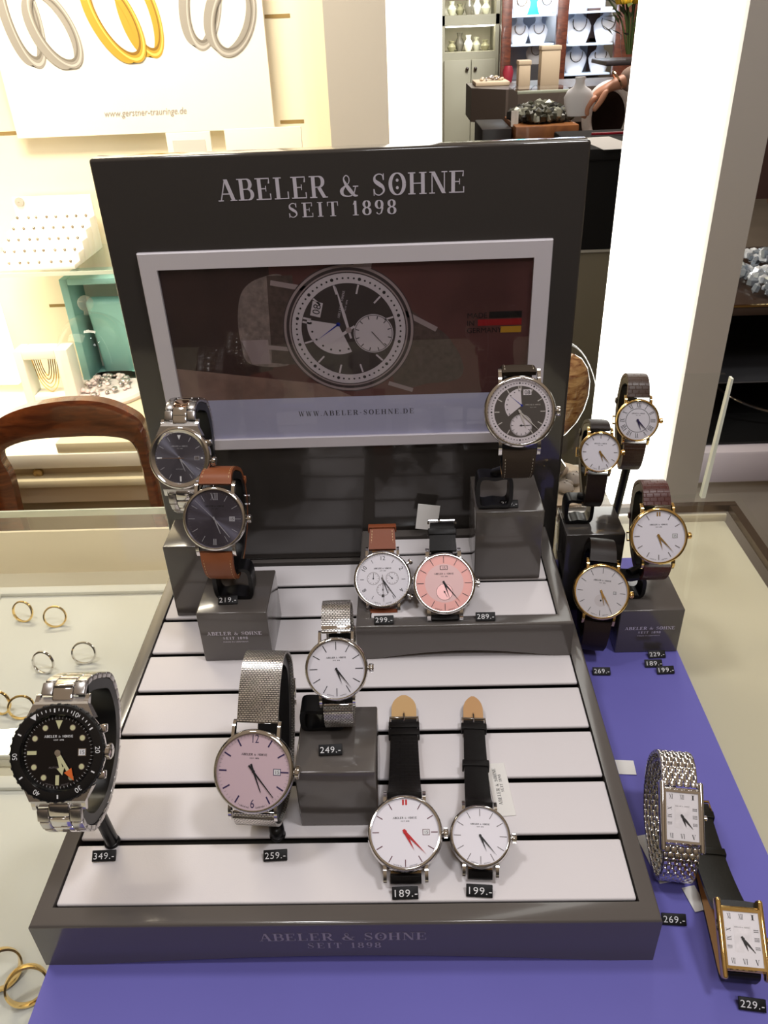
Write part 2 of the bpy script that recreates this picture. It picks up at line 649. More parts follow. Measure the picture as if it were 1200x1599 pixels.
        stem(.22); ser(.2, 0, .38); ser(.2, 1, .38); bar(.2, .45, .975); bar(.2, .45, .025); curve(_arc(.42, .5, .38, .48, 90, -90, 26)); adv = .98
    elif ch == '.':
        P.append(_arc(.12, .07, .075, .075, 0, 330, 11)); adv = .26
    elif ch == '-':
        bar(.08, .38, .42, .08); adv = .48
    elif ch == 'X':
        diag(.15, 1, .75, 0, .2); diag(.72, 1, .15, 0, .06)
        for x in (.15, .75):
            ser(x, 0, .3); ser(x, 1, .3)
        adv = .9
    elif ch == 'V':
        diag(.12, 1, .45, 0, .2); diag(.78, 1, .47, 0, .06); ser(.14, 1, .34); ser(.78, 1, .28); adv = .9
    elif ch == ' ':
        adv = .5
    return adv, P
def serif_width(s, h, track=.06):
    return sum((serif_glyph(c)[0] + track) for c in s) * h - track * h
def serif_text(mb, s, w, O, U, V, m, align=0.0, track=.06, h=None):
    """letters of total width w, baseline centre O, along U, up V (unit vectors, mesh units)"""
    base = serif_width(s, 1, track)
    k = w / base
    hh = h or k
    x = -w * (.5 - align)
    O, U, V = Vector(O), Vector(U), Vector(V)
    Wn = U.cross(V)
    cnt = 0
    for c in s:
        adv, P = serif_glyph(c)
        for poly in P:
            cnt += 1
            lift = Wn * (k * .0012 * (cnt % 7))     # overlapping strokes never share a plane
            area2 = sum(poly[i][0] * poly[(i + 1) % len(poly)][1] - poly[(i + 1) % len(poly)][0] * poly[i][1] for i in range(len(poly)))
            if area2 < 0:
                poly = poly[::-1]
            mb.quad([O + lift + U * (x + a * k) + V * (b * hh) for a, b in poly], m)
        x += (adv + track) * k
TEXT_CACHE = {}
def sans_text(mb, s, h, O, U, V, m, align='CENTER', shear=0.0, spacing=1.0, width=None):
    key = (s, align, shear, spacing)
    if key not in TEXT_CACHE:
        cu = bpy.data.curves.new('txt', 'FONT')
        cu.body = s
        cu.align_x = align
        cu.shear = shear
        cu.resolution_u = 3
        cu.space_character = spacing
        ob = bpy.data.objects.new('txt', cu)
        COL.objects.link(ob)
        me = bpy.data.meshes.new_from_object(ob)
        vs = [tuple(v.co) for v in me.vertices]
        fs = [list(p.vertices) for p in me.polygons]
        bpy.data.objects.remove(ob)
        bpy.data.curves.remove(cu)
        bpy.data.meshes.remove(me)
        TEXT_CACHE[key] = (vs, fs)
    vs, fs = TEXT_CACHE[key]
    k = h / 0.70
    kx = k
    if width:
        xs = [v[0] for v in vs]
        kx = width / (max(xs) - min(xs))
    O, U, V = Vector(O), Vector(U), Vector(V)
    mb.add([O + U * (v[0] * kx) + V * (v[1] * k) for v in vs], fs, m)

# ------------------------------------------------------------------ the counter (setting of the display)
RIM = mat('bronze_rim', (0.10, 0.065, 0.045, 1), 0.25, 0.7)
DECK = mat('cream_deck', rgb(226, 219, 196), 0.7)
WHITE_L = mat('white_tray_leather', rgb(226, 226, 218), 0.6)
CARCASS = mat('counter_carcass', rgb(198, 186, 160), 0.5)
cx0, cx1, cy0, cy1 = -0.95, 0.36, -0.50, 0.45
counter = tag(empty('glass_counter', (-0.3, 0, 0)), 'glass topped shop counter with a bronze rim and cream lining', 'counter')
def C(mb, name, par=counter, smooth=40):
    o = mb.build(name, par, smooth)
    o.location = (-par.location.x, -par.location.y, -par.location.z)
    return o
mb = MB(); mb.b2((cx0, cy0, Z0 - .008), (cx1, cy1, Z0), GLASS); C(mb, 'glass_top')
mb = MB()
mb.b2((.12, cy1 - .008, Z0 - .016), (cx1 - .001, cy1 - .001, Z0 - .0085), RIM)
mb.b2((cx1 - .009, cy0, Z0 - .016), (cx1 - .001, cy1 - .009, Z0 - .0085), RIM)
C(mb, 'metal_rim')
mb = MB(); mb.b2((cx0, cy1 + .0005, Z0 - .0075), (.12, cy1 + .0025, Z0 - .0003), EDGE); C(mb, 'polished_glass_edge')
mb = MB(); mb.b2((cx0 + .01, cy0 + .01, Z0 - .115), (cx1 - .01, cy1 - .012, Z0 - .068), DECK); C(mb, 'deck')
mb = MB(); mb.b2((cx0 + .01, cy1 - .012, Z0 - .115), (cx1 - .011, cy1 - .009, Z0 - .017), CREAM); C(mb, 'back_panel')
mb = MB(); mb.b2((cx0 + .02, cy0 + .02, .06), (cx1 - .02, cy1 - .02, Z0 - .116), CARCASS); C(mb, 'carcass')
mb = MB(); mb.b2((cx0 + .05, cy0 + .05, 0), (cx1 - .05, cy1 - .05, .06), BLACKM); C(mb, 'plinth')

def tray_board(name, x0, x1, y0, y1, z0, z1, m, label, edge=.011, lip=.004):
    r = tag(empty(name, ((x0 + x1) / 2, (y0 + y1) / 2, Z0 + z0)), label, 'tray', 'trays inside the counter')
    mb = MB()
    mb.b2((x0, y0, Z0 + z0), (x1, y1, Z0 + z1 - lip), m, .0015)
    C(mb, 'bed', r)
    mb = MB()
    for lo, hi in (((x0, y0), (x1, y0 + edge)), ((x0, y1 - edge), (x1, y1)), ((x0, y0 + edge), (x0 + edge, y1 - edge)), ((x1 - edge, y0 + edge), (x1, y1 - edge))):
        mb.b2((lo[0], lo[1], Z0 + z1 - lip), (hi[0], hi[1], Z0 + z1), m, .001)
    C(mb, 'raised_border', r)
    return r
tray_board('ring_tray', -.372, -.06, .186, .398, -.0675, -.055, WHITE_L, 'white ring tray under the glass left of the watches, farther from the front')
tray_board('ring_tray', -.372, -.06, -.12, .168, -.0675, -.055, WHITE_L, 'white ring tray under the glass in the lower left corner of the photo')
r = tag(empty('lining_board', (.27, .1, Z0 - .0675)), 'empty cream lining board under the glass to the right of the blue card', 'board')
mb = MB(); mb.b2((.185, -.3, Z0 - .0675), (.346, .434, Z0 - .022), mat('cream_lining', rgb(210, 202, 178), .6)); C(mb, 'board', r)

# finger rings under the glass
def finger_ring(px, metal, label, r=.0098, tilt=70, rot=0, stone=True, wide=.0024, z=-.059):
    p = PZ(px[0], px[1], z + .004)
    o = empty('finger_ring', (p.x, p.y, Z0 + z))
    tag(o, label, 'ring', 'rings under the counter glass')
    M = Matrix.Translation((0, 0, r * math.sin(math.radians(tilt)) + .0002)) @ Matrix.Rotation(math.radians(rot), 4, 'Z') @ Matrix.Rotation(math.radians(tilt), 4, 'X')
    mb = MB(); mb.M = M
    mb.lathe([(r - .0008, -wide / 2), (r + .0004, -wide / 2.2), (r + .0008, 0), (r + .0004, wide / 2.2), (r - .0008, wide / 2), (r - .0010, 0), (r - .0008, -wide / 2)], metal, 40)
    mb.build('band', o)
    if stone:
        mb = MB(); mb.M = M @ Matrix.Rotation(PI, 4, 'Z') @ Matrix.Translation((0, r + .0012, 0)) @ Matrix.Rotation(-PI / 2, 4, 'X')
        mb.lathe([(.0002, -.0012), (.0017, 0), (.0013, .0007), (.0002, .0008)], mat('diamond', (.9, .92, .95, 1), .02, 0, 1.0, 1.0), 8, True, True)
        mb.build('stone', o, 20)
    return o
RG = [((38, 962), GOLD, 'thin gold ring with a small stone, farthest back and leftmost in the ring tray', -8, True), ((88, 970), GOLD, 'thin gold ring just right of the farthest gold ring', 12, True),
      ((70, 1042), STEEL, 'silver ring with a small stone directly behind the black dive watch, left of another', -10, True), ((133, 1027), STEEL, 'silver ring nearest the display tray left edge, behind the black dive watch', 8, True),
      ((36, 1112), GOLD, 'broad gold ring just left behind the black dive watch bezel', 15, True), ((2, 1105), GOLD, 'gold ring cut by the left picture edge beside the dive watch', -10, False)]
for px, m, lab, rot, st in RG:
    finger_ring(px, m, lab, rot=rot, stone=st)
finger_ring((6, 1522), GOLD, 'broad gold wedding ring cut by the left edge near the lower left corner', .011, 62, 50, False, .005)
finger_ring((46, 1548), GOLD, 'gold and white wedding band beside the front left corner of the blue card', .0112, 62, 28, True, .0045)

# violet blue card under the display
o = MB(); o.b2((-.153, -.085, Z0 + .0001), (.2345, .345, Z0 + .0011), MAT_BLUE)
tag(o.build('blue_card'), 'violet blue card sheet lying on the glass under the watch display', 'card')

# ------------------------------------------------------------------ display tray, platform, panel, risers
def display_frame(x0, x1, y0, y1, z0, z1, rim, arch, floor_drop=.005, back=None):
    """lacquered frame with recess and an arched front foot; corners mitred"""
    mb = MB()
    b = .0016
    back = back or rim
    def loop(i, z):
        return [(x0 + i, y0 + i, z), (x1 - i, y0 + i, z), (x1 - i, y1 - i, z), (x0 + i, y1 - i, z)]
    inner = [(x0 + rim[0], y0 + rim[1]), (x1 - rim[2], y0 + rim[1]), (x1 - rim[2], y1 - rim[3]), (x0 + rim[0], y1 - rim[3])]
    Ls = []
    for k in range(5):
        a = PI / 2 * k / 4
        Ls.append(loop(b * (1 - math.cos(a)), z1 - b + b * math.sin(a)))
    Ls.append([(x, y, z1) for x, y in inner])
    Ls.append([(x, y, z0 + .0095) for x, y in inner])
    vs = [p for L in Ls for p in L]
    fs = []
    for k in range(len(Ls) - 1):
        for i in range(4):
            j = (i + 1) % 4
            fs.append([k * 4 + i, k * 4 + j, (k + 1) * 4 + j, (k + 1) * 4 + i])
    mb.add(vs, fs, TAUPE)
    zt = z1 - b
    n = 24
    wdt = x1 - x0
    f0, f1 = x0 + wdt * .07, x1 - wdt * .07
    arc = [(f0 + (f1 - f0) * i / n, z0 + arch * math.sin(PI * i / n)) for i in range(n + 1)]
    vs = [(x0, y0, zt), (x0, y0, z0)] + [(a, y0, z) for a, z in arc] + [(x1, y0, z0), (x1, y0, zt)]
    # front wall as quads between the arch and the top edge
    xs = [x0] + [a for a, _ in arc] + [x1]
    zs = [z0] + [z for _, z in arc] + [z0]
    vv, ff = [], []
    for i in range(len(xs)):
        vv += [(xs[i], y0, zs[i]), (xs[i], y0, zt), (xs[i], y0 + .006, zs[i])]
    for i in range(len(xs) - 1):
        ff.append([3 * i, 3 * i + 3, 3 * i + 4, 3 * i + 1])
        ff.append([3 * i, 3 * i + 2, 3 * i + 5, 3 * i + 3])
    mb.add(vv, ff, TAUPE)
    mb.add([(x0, y0, z0), (x0, y0, zt), (x0, y1, zt), (x0, y1, z0), (x1, y0, z0), (x1, y0, zt), (x1, y1, zt), (x1, y1, z0)],
           [[0, 1, 2, 3], [4, 7, 6, 5], [3, 2, 6, 7]], TAUPE)
    mb.b2((x0 + .004, y0 + .006, z0 + .008), (x1 - .004, y1 - .004, z0 + .010), BLACKM)
    return mb
tray = tag(empty('display_tray', (0, .16, Z0 + .0012)), 'large taupe lacquered display tray with white slats standing on the blue card', 'display tray')
TX = .1546
mb = display_frame(-TX, TX, 0, .322, Z0 + .0012, Z0 + .0358, (.0088, .0098, .0088, .0205), .0065)
C(mb, 'frame', tray)
ys = [.0103, .0478, .0851, .1221, .1594, .1962, .2337, .2712, .3008]
for i in range(8):
    mb = MB(); mb.b2((-.1452, ys[i] + .0016, Z0 + .0322), (.1452, ys[i + 1] - .0022, Z0 + .0347), SLAT, .0010, 3)
    C(mb, 'slat', tray)
mb = MB()
serif_text(mb, 'ABELER & SÖHNE', .083, (0, -.0001, Z0 + .0216), (1, 0, 0), (0, 0, 1), LOGO_D)
serif_text(mb, 'SEIT 1898', .037, (0, -.0001, Z0 + .0148), (1, 0, 0), (0, 0, 1), LOGO_D, track=.22)
o = C(mb, 'logo_lettering', tray, 0); o['label'] = 'silver lettering ABELER & SÖHNE SEIT 1898'

plat = tag(empty('display_platform', (.073, .246, Z0 + .0347)), 'low taupe step platform with three white slats standing at the right back of the tray', 'platform')
mb = display_frame(.0005, .1455, .187, .304, Z0 + .0347, Z0 + .0635, (.0095, .009, .0095, .010), .0062)
C(mb, 'frame', plat)
py_ = [.1965, .2365, .2715, .2935]
for i in range(3):
    mb = MB(); mb.b2((.0105, py_[i] + .0014, Z0 + .0601), (.1355, py_[i + 1] - .0018, Z0 + .0626), SLAT, .0010, 3)
    C(mb, 'slat', plat)

panel = tag(empty('advertising_stand', (0, .313, Z0 + .0358)), 'upright dark taupe back panel with a framed advertisement standing on the tray', 'display panel')
mb = MB(); mb.b2((-.1537, .3055, Z0 + .0358), (.1537, .3215, Z0 + .3402), TAUPE_D, .0022, 4); C(mb, 'board', panel)
mb = MB()
serif_text(mb, 'ABELER & SÖHNE', .155, (.001, .3053, Z0 + .3128), (1, 0, 0), (0, 0, 1), LOGO, h=.0128)
serif_text(mb, 'SEIT 1898', .069, (.0005, .3053, Z0 + .3015), (1, 0, 0), (0, 0, 1), LOGO, track=.22)
o = C(mb, 'logo_lettering', panel, 0); o['label'] = 'silver serif lettering ABELER & SÖHNE SEIT 1898'
FRAME_M = mat('satin_grey_white_frame', rgb(218, 212, 218), .35, 0, .5)
mb = MB()
fo = [(-.1345, .139), (.1345, .139), (.1345, .2832), (-.1345, .2832)]
fi = [(-.1230, .1472), (.1230, .1472), (.1230, .2722), (-.1230, .2722)]
L0 = [(x, .3055, Z0 + z) for x, z in fo]
L1 = [(x, .3026, Z0 + z) for x, z in fo]
L1b = [(x * .9955, .3020, Z0 + (z - .211) * .992 + .211) for x, z in fo]
L2 = [(x, .3020, Z0 + z) for x, z in fi]
L3 = [(x, .3050, Z0 + z) for x, z in fi]
vs = L0 + L1 + L1b + L2 + L3
fs = [[k * 4 + i, k * 4 + (i + 1) % 4, k * 4 + 4 + (i + 1) % 4, k * 4 + 4 + i] for k in range(4) for i in range(4)]
mb.add(vs, fs, FRAME_M)
C(mb, 'picture_frame', panel, 25)

# ------------------------------------------------------------------ dials (shared by the watches and the advertisement)
def bars(mb, R, m, r0, r1, wd, z, skip=(), h=.12, hours=range(12)):
    for k in hours:
        if k in skip:
            continue
        a = math.radians(30 * k)
        s, c = math.sin(a), math.cos(a)
        w2 = wd / 2
        poly = [(s * r0 + c * w2, c * r0 - s * w2), (s * r0 - c * w2, c * r0 + s * w2), (s * r1 - c * w2, c * r1 + s * w2), (s * r1 + c * w2, c * r1 - s * w2)]
        mb.prism(poly[::-1], z, z + h, m)
def minute_track(mb, R, m, r0, r1, wd, z, n=60, skip5=True):
    for k in range(n):
        if skip5 and k % 5 == 0:
            continue
        a = 2 * PI * k / n
        s, c = math.sin(a), math.cos(a)
        w2 = wd / 2
        mb.quad([(s * r0 - c * w2, c * r0 + s * w2, z), (s * r0 + c * w2, c * r0 - s * w2, z), (s * r1 + c * w2, c * r1 - s * w2, z), (s * r1 - c * w2, c * r1 + s * w2, z)], m)
def dot(mb, r, x, y, z, m, n=16):
    mb.disk(r, z, m, n, (x, y))
def brand(mb, R, m, y, z, k=.62, x=0):
    global T, t_
    T, t_, k = .27, .13, k * 1.12        # sturdier strokes for the tiny print
    _brand(mb, R, m, y, z, k, x)
    T, t_ = .19, .05
def _brand(mb, R, m, y, z, k=.62, x=0):
    serif_text(mb, 'ABELER & SÖHNE', R * k, (x, y, z), (1, 0, 0), (0, 1, 0), m)
    serif_text(mb, 'SEIT 1898', R * k * .36, (x, y - R * .085, z), (1, 0, 0), (0, 1, 0), m, track=.2)
ROM = ['XII', 'I', 'II', 'III', 'IIII', 'V', 'VI', 'VII', 'VIII', 'IX', 'X', 'XI']
def roman(mb, m, x, y, h, s, ang, z, ws=.8):
    U = (math.cos(ang), -math.sin(ang), 0)
    V = (math.sin(ang), math.cos(ang), 0)
    wd = serif_width(s, h, .02) * ws
    serif_text(mb, s, wd, (x - V[0] * h / 2, y - V[1] * h / 2, z), U, V, m, track=.02, h=h)
def fan_dial(mb, R, dark, light, ink, bar_m, z=0, e=.06, day=True):
    """retrograde day fan, big date and small seconds on a dark dial with a pale minute ring"""
    mb.disk(R, z, light, 80)
    mb.disk(R * .83, z + e, dark, 80)
    for k in range(60):
        a = 2 * PI * k / 60
        dot(mb, R * (.018 if k % 5 else .03), R * .915 * math.sin(a), R * .915 * math.cos(a), z + e, ink, 8)
    bars(mb, R, bar_m, R * .66, R * .82, R * .03, z + e, skip=(0, 6), h=e)
    for dx in (-.035, .035):
        mb.prism([(R * (dx - .017), R * .68), (R * (dx + .017), R * .68), (R * (dx + .017), R * .82), (R * (dx - .017), R * .82)], z + e, z + e * 2, bar_m)
    ax, ay = R * .06, R * .20
    mb.disk(R * .55, z + 2 * e, light, 30, (ax, ay), -128, -4)
    for k in range(7):
        a = math.radians(-124 + 19 * k)
        dot(mb, R * .02, ax + R * .48 * math.sin(a), ay + R * .48 * math.cos(a), z + 3 * e, ink, 8)
    blue = mat('blued_steel', (0.03, 0.05, 0.45, 1), .3, .5)
    a = math.radians(-50)
    s, c = math.sin(a), math.cos(a)
    w2 = R * .014
    mb.prism([(ax + c * w2, ay - s * w2), (ax + s * R * .46, ay + c * R * .46), (ax - c * w2, ay + s * w2)], z + 3 * e, z + 4 * e, blue)
    dot(mb, R * .035, ax, ay, z + 4 * e, blue)
    sx_, sy_ = R * .04, -R * .44
    mb.disk(R * .35, z + 2 * e, light, 40, (sx_, sy_))
    mb.ringflat(R * .325, R * .335, z + 3 * e, ink, 40, (sx_, sy_))
    for k in range(12):
        a = 2 * PI * k / 12
        s, c = math.sin(a), math.cos(a)
        w2 = R * .008
        mb.quad([(sx_ + s * R * .26 - c * w2, sy_ + c * R * .26 + s * w2, z + 3 * e), (sx_ + s * R * .26 + c * w2, sy_ + c * R * .26 - s * w2, z + 3 * e),
                 (sx_ + s * R * .32 + c * w2, sy_ + c * R * .32 - s * w2, z + 3 * e), (sx_ + s * R * .32 - c * w2, sy_ + c * R * .32 + s * w2, z + 3 * e)], ink)
    dx, dy = R * .24, R * .62
    mb.quad([(dx - R * .13, dy - R * .09, z + 2 * e), (dx + R * .13, dy - R * .09, z + 2 * e), (dx + R * .13, dy + R * .09, z + 2 * e), (dx - R * .13, dy + R * .09, z + 2 * e)], light)
    sans_text(mb, '08', R * .13, (dx, dy - R * .065, z + 3 * e), (1, 0, 0), (0, 1, 0), ink)
    serif_text(mb, 'ABELER & SÖHNE', R * .5, (R * .42, R * .2, z + 2 * e), (1, 0, 0), (0, 1, 0), bar_m)
    serif_text(mb, 'SEIT 1898', R * .2, (R * .42, R * .12, z + 2 * e), (1, 0, 0), (0, 1, 0), bar_m, track=.2)
    return (sx_, sy_)
def hand_poly(L, tail, w0, w1, style):
    if style == 'baton':
        return [(-w0 / 2, -tail), (w0 / 2, -tail), (w1 / 2, L), (-w1 / 2, L)]
    if style == 'sword':
        return [(-w0 * .3, -tail), (w0 * .3, -tail), (w0 * .5, L * .35), (w1 * .2, L), (-w1 * .2, L), (-w0 * .5, L * .35)]
    return [(-w0 / 2, -tail), (w0 / 2, -tail), (w0 * .5, L * .2), (0, L), (-w0 * .5, L * .2)]
def hand(mb, ang, L, tail, w0, w1, z, m, style='dauphine', th=.12, c=(0, 0)):
    a = math.radians(ang)
    s, co = math.sin(a), math.cos(a)
    poly = [(c[0] + x * co + y * s, c[1] - x * s + y * co) for x, y in hand_poly(L, tail, w0, w1, style)]
    mb.prism(poly, z, z + th, m)

# the printed advertisement behind its cover glass
P_BG = mat('print_brown', rgb(94, 56, 54), .5, var=(14, .28))
P_DK = mat('print_dark_brown', rgb(60, 42, 40), .5, var=(30, .25))
P_WD = mat('print_wood', rgb(140, 112, 102), .5, var=(60, .25))
P_LI = mat('print_lilac', rgb(196, 196, 226), .5)
P_LT = mat('print_pale', rgb(204, 192, 200), .5)
P_ML = mat('print_metal', rgb(158, 140, 142), .5)
P_MD = mat('print_metal_dark', rgb(62, 50, 52), .5)
P_FC = mat('print_dial', rgb(62, 52, 52), .5)
P_ST = mat('print_strap', rgb(132, 116, 112), .5, var=(300, .25))
P_SD = mat('print_strap_dark', rgb(82, 66, 62), .5, var=(300, .25))
mb = MB()
def PX(x, z, l):
    return (x, .3049 - .00004 * l, Z0 + z)
def ppoly(pts, m, l):
    mb.quad([PX(x, z, l) for x, z in pts], m)
ppoly([(-.1235, .177), (.1235, .177), (.1235, .2725), (-.1235, .2725)], P_BG, 0)
ppoly([(-.1235, .185), (-.055, .20), (-.05, .2725), (-.1235, .2725)], P_DK, 1)
ppoly([(-.1235, .147), (.1235, .147), (.1235, .178), (-.1235, .178)], P_LI, 2)
ppoly([(-.1235, .178), (.0, .178), (-.02, .188), (-.1235, .203)], P_WD, 2)
# strap left (twelve o'clock side), curving back, and strap right
def spoly(pts, m, l):
    ppoly([(p.x, p.y) for p in catmull([(x, z, 0) for x, z in pts], 5, True)], m, l)
spoly([(-.070, .2045), (-.040, .205), (-.036, .235), (-.040, .2640), (-.056, .2645), (-.069, .2565), (-.0745, .240), (-.0750, .220)], P_ST, 3)
ppoly([(-.0745, .222), (-.056, .222), (-.056, .2045), (-.069, .2045)], P_ML, 4)
ppoly([(-.055, .205), (-.035, .203), (-.035, .2655), (-.052, .2655)], P_SD, 4)
spoly([(.030, .187), (.056, .1865), (.075, .189), (.0785, .200), (.068, .220), (.055, .229), (.035, .240)], P_SD, 3)
for (x0, z0, x1, z1, ww) in ((-.050, .2610, -.026, .2560, .0035), (-.056, .2165, -.040, .2145, .0030), (.038, .238, .060, .2255, .0035), (.026, .1875, .043, .1815, .0030)):
    dx, dz = x1 - x0, z1 - z0
    l = math.hypot(dx, dz)
    nx_, nz_ = -dz / l * ww / 2, dx / l * ww / 2
    ppoly([(x0 - nx_, z0 - nz_), (x1 - nx_, z1 - nz_), (x1 + nx_, z1 + nz_), (x0 + nx_, z0 + nz_)], P_ML, 5)
AM = Matrix(((1, 0, 0, 0), (0, 0, -1, .3049), (0, 1, 0, Z0), (0, 0, 0, 1)))
mb.M = AM @ Matrix.Translation((0, .2270, 0)) @ Matrix.Rotation(math.radians(75), 4, 'Z')
E_ = .00004
mb.disk(.0448, 5 * E_, P_MD, 96)
mb.ringflat(.0425, .0442, 6 * E_, P_ML, 96)
mb.ringflat(.0395, .0405, 6 * E_, P_ML, 96)
mb.prism([(.044, -.006), (.050, -.0055), (.050, .0055), (.044, .006)], 5 * E_, 6 * E_, P_ML)
fan_dial(mb, .0388, P_FC, P_LT, mat('print_ink', rgb(40, 34, 36), .5), P_LT, 7 * E_, E_)
hand(mb, 62, .031, .006, .0022, .0008, 12 * E_, P_LT, 'sword', E_)
hand(mb, -48, .020, .005, .0024, .0008, 12 * E_, P_LT, 'sword', E_)
hand(mb, 215, .0125, .002, .0005, .0003, 13 * E_, mat('print_ink', rgb(40, 34, 36), .5), 'baton', E_, (.0388 * .04, -.0388 * .44))
dot(mb, .0021, 0, 0, 14 * E_, P_ML)
mb.M = Matrix.Identity(4)
inkb = mat('print_black', rgb(14, 12, 12), .5)
for i, s in enumerate(('MADE', 'IN', 'GERMANY')):
    sans_text(mb, s, .0036, PX(.0805, .2325 - i * .0052, 4), (1, 0, 0), (0, 0, 1), inkb, 'LEFT')
for z, x0, c in ((.2322, .0955, inkb), (.2270, .088, mat('print_red', rgb(150, 22, 28), .5)), (.2218, .1035, mat('print_gold', rgb(190, 140, 40), .5))):
    ppoly([(x0, z), (.1175, z), (.1175, z + .0044), (x0, z + .0044)], c, 4)
serif_text(mb, 'WWW.ABELER-SOEHNE.DE', .084, PX(.0017, .1635, 4), (1, 0, 0), (0, 0, 1), mat('print_grey', rgb(74, 72, 84), .5), track=.22)
o = C(mb, 'advertisement_print', panel, 0); o['label'] = 'printed advertisement with a dark watch, MADE IN GERMANY and a web address'
mb = MB(); mb.b2((-.1229, .3031, Z0 + .1473), (.1229, .3034, Z0 + .2721), glass('picture_glass', (.96, .96, .96, 1), 1.5)); C(mb, 'cover_glass', panel)

def riser(x0, x1, y0, y1, z0, z1, label, logo=False, m=TAUPE):
    r = tag(empty('display_block', ((x0 + x1) / 2, (y0 + y1) / 2, Z0 + z0)), label, 'display block', 'taupe blocks under the watches')
    mb = MB(); mb.b2((x0, y0, Z0 + z0), (x1, y1, Z0 + z1), m, .0009, 3)
    C(mb, 'body', r)
    if logo:
        global T, t_
        T, t_ = .23, .10
        cx, wd, h = (x0 + x1) / 2, (x1 - x0), z1 - z0
        mb = MB()
        serif_text(mb, 'ABELER & SÖHNE', wd * .79, (cx, y0 - .0001, Z0 + z0 + h * .55), (1, 0, 0), (0, 0, 1), LOGO)
        serif_text(mb, 'SEIT 1898', wd * .36, (cx, y0 - .0001, Z0 + z0 + h * .46), (1, 0, 0), (0, 0, 1), LOGO, track=.22)
        sans_text(mb, 'MADE IN GERMANY', h * .026, (cx, y0 - .0001, Z0 + z0 + h * .395), (1, 0, 0), (0, 0, 1), LOGO, width=wd * .36)
        T, t_ = .19, .05
        o = C(mb, 'logo_lettering', r, 0); o['label'] = 'small silver lettering'
    return r
SZ = .0347
riser(-.1362, -.0900, .2376, .2740, SZ, .0970, 'tall taupe block at the left back under the steel bracelet watch')
riser(-.1052, -.0580, .1882, .2358, SZ, .0768, 'taupe block with silver lettering under the brown strap watch with grey dial', True)
riser(-.0252, .0172, .0556, .1016, SZ, .0780, 'plain taupe block in the middle of the tray under the small mesh band watch')
riser(.0835, .1302, .2370, .2870, .0628, .1200, 'tall taupe block on the step platform under the dark dial watch')
riser(.1880, .2338, .2250, .2680, .0012, .0410, 'taupe block with lettering on the blue card right of the tray', True)
riser(.1556, .2000, .2755, .3150, .0012, .0735, 'dark block beside the panel under the smallest gold watch', m=TAUPE_D)

# ------------------------------------------------------------------ watches
D_WHITE = mat('dial_white', rgb(232, 228, 236), 0.45, 0, .4)
D_SILVER = mat('dial_silver_white', rgb(226, 222, 226), 0.4, .1, .4)
D_PINK = mat('dial_rosy_silver', rgb(218, 192, 202), 0.4, .12, .4)
D_SALMON = mat('dial_salmon_edge', rgb(216, 156, 148), 0.38, .2, .4)
D_SALMON2 = mat('dial_salmon_centre', rgb(216, 178, 176), 0.4, .15, .4)
D_GREY = sunburst('dial_sunburst_grey', rgb(112, 110, 122), .34)
D_GREY2 = sunburst('dial_sunburst_slate', rgb(92, 88, 100), .34)
D_BLACK = mat('dial_black', rgb(20, 15, 15), 0.3, .2, .5)
D_FAN = mat('dial_anthracite', rgb(70, 62, 56), 0.5)
D_RING = mat('dial_pale_ring', rgb(206, 196, 200), 0.5)
LUME = mat('lume', rgb(206, 204, 160), 0.5)
ORANGE = mat('orange_paint', rgb(226, 110, 50), 0.4)
RED = mat('red_hand', rgb(190, 30, 34), 0.3, .2)
NAVY = mat('navy_ink', rgb(52, 40, 84), 0.4)
TAN = mat('tan_leather', rgb(146, 82, 46), 0.5, bump=('noise', 900, .25))
TAN2 = mat('cognac_leather', rgb(134, 68, 36), 0.5, bump=('noise', 900, .25))
LINING = mat('natural_lining', rgb(196, 152, 104), 0.6, bump=('noise', 1500, .15))
LINING2 = mat('light_lining', rgb(202, 164, 112), 0.6, bump=('noise', 1500, .15))
STITCH = mat('cream_thread', rgb(214, 178, 134), 0.7)
STITCH_W = mat('pale_thread', rgb(180, 170, 150), 0.7)
L_BLACK = mat('black_leather', (0.007, 0.006, 0.006, 1), 0.42, 0, .25, bump=('croc', .16, .35))
L_BLACKS = mat('smooth_black_leather', (0.007, 0.006, 0.006, 1), 0.42, 0, .22, bump=('noise', 900, .2))
L_BROWN = mat('dark_brown_croc_leather', rgb(66, 45, 33), 0.38, 0, .5, bump=('croc', .16, .5))
L_BROWN2 = mat('dark_brown_leather', rgb(36, 25, 20), 0.45, 0, .3, bump=('noise', 700, .2))
L_BURG = mat('burgundy_croc_leather', rgb(78, 34, 28), 0.36, 0, .5, bump=('croc', .16, .6))
L_OLIVE = mat('grey_brown_suede', rgb(66, 56, 46), 0.8, 0, .2, bump=('noise', 900, .5))
L_OLIVEB = mat('black_green_leather', rgb(22, 20, 14), 0.38, 0, .3, bump=('noise', 700, .15))
MESH_S = mesh_band('steel_mesh', (0.88, 0.83, 0.78, 1))
DIAMETER = {}

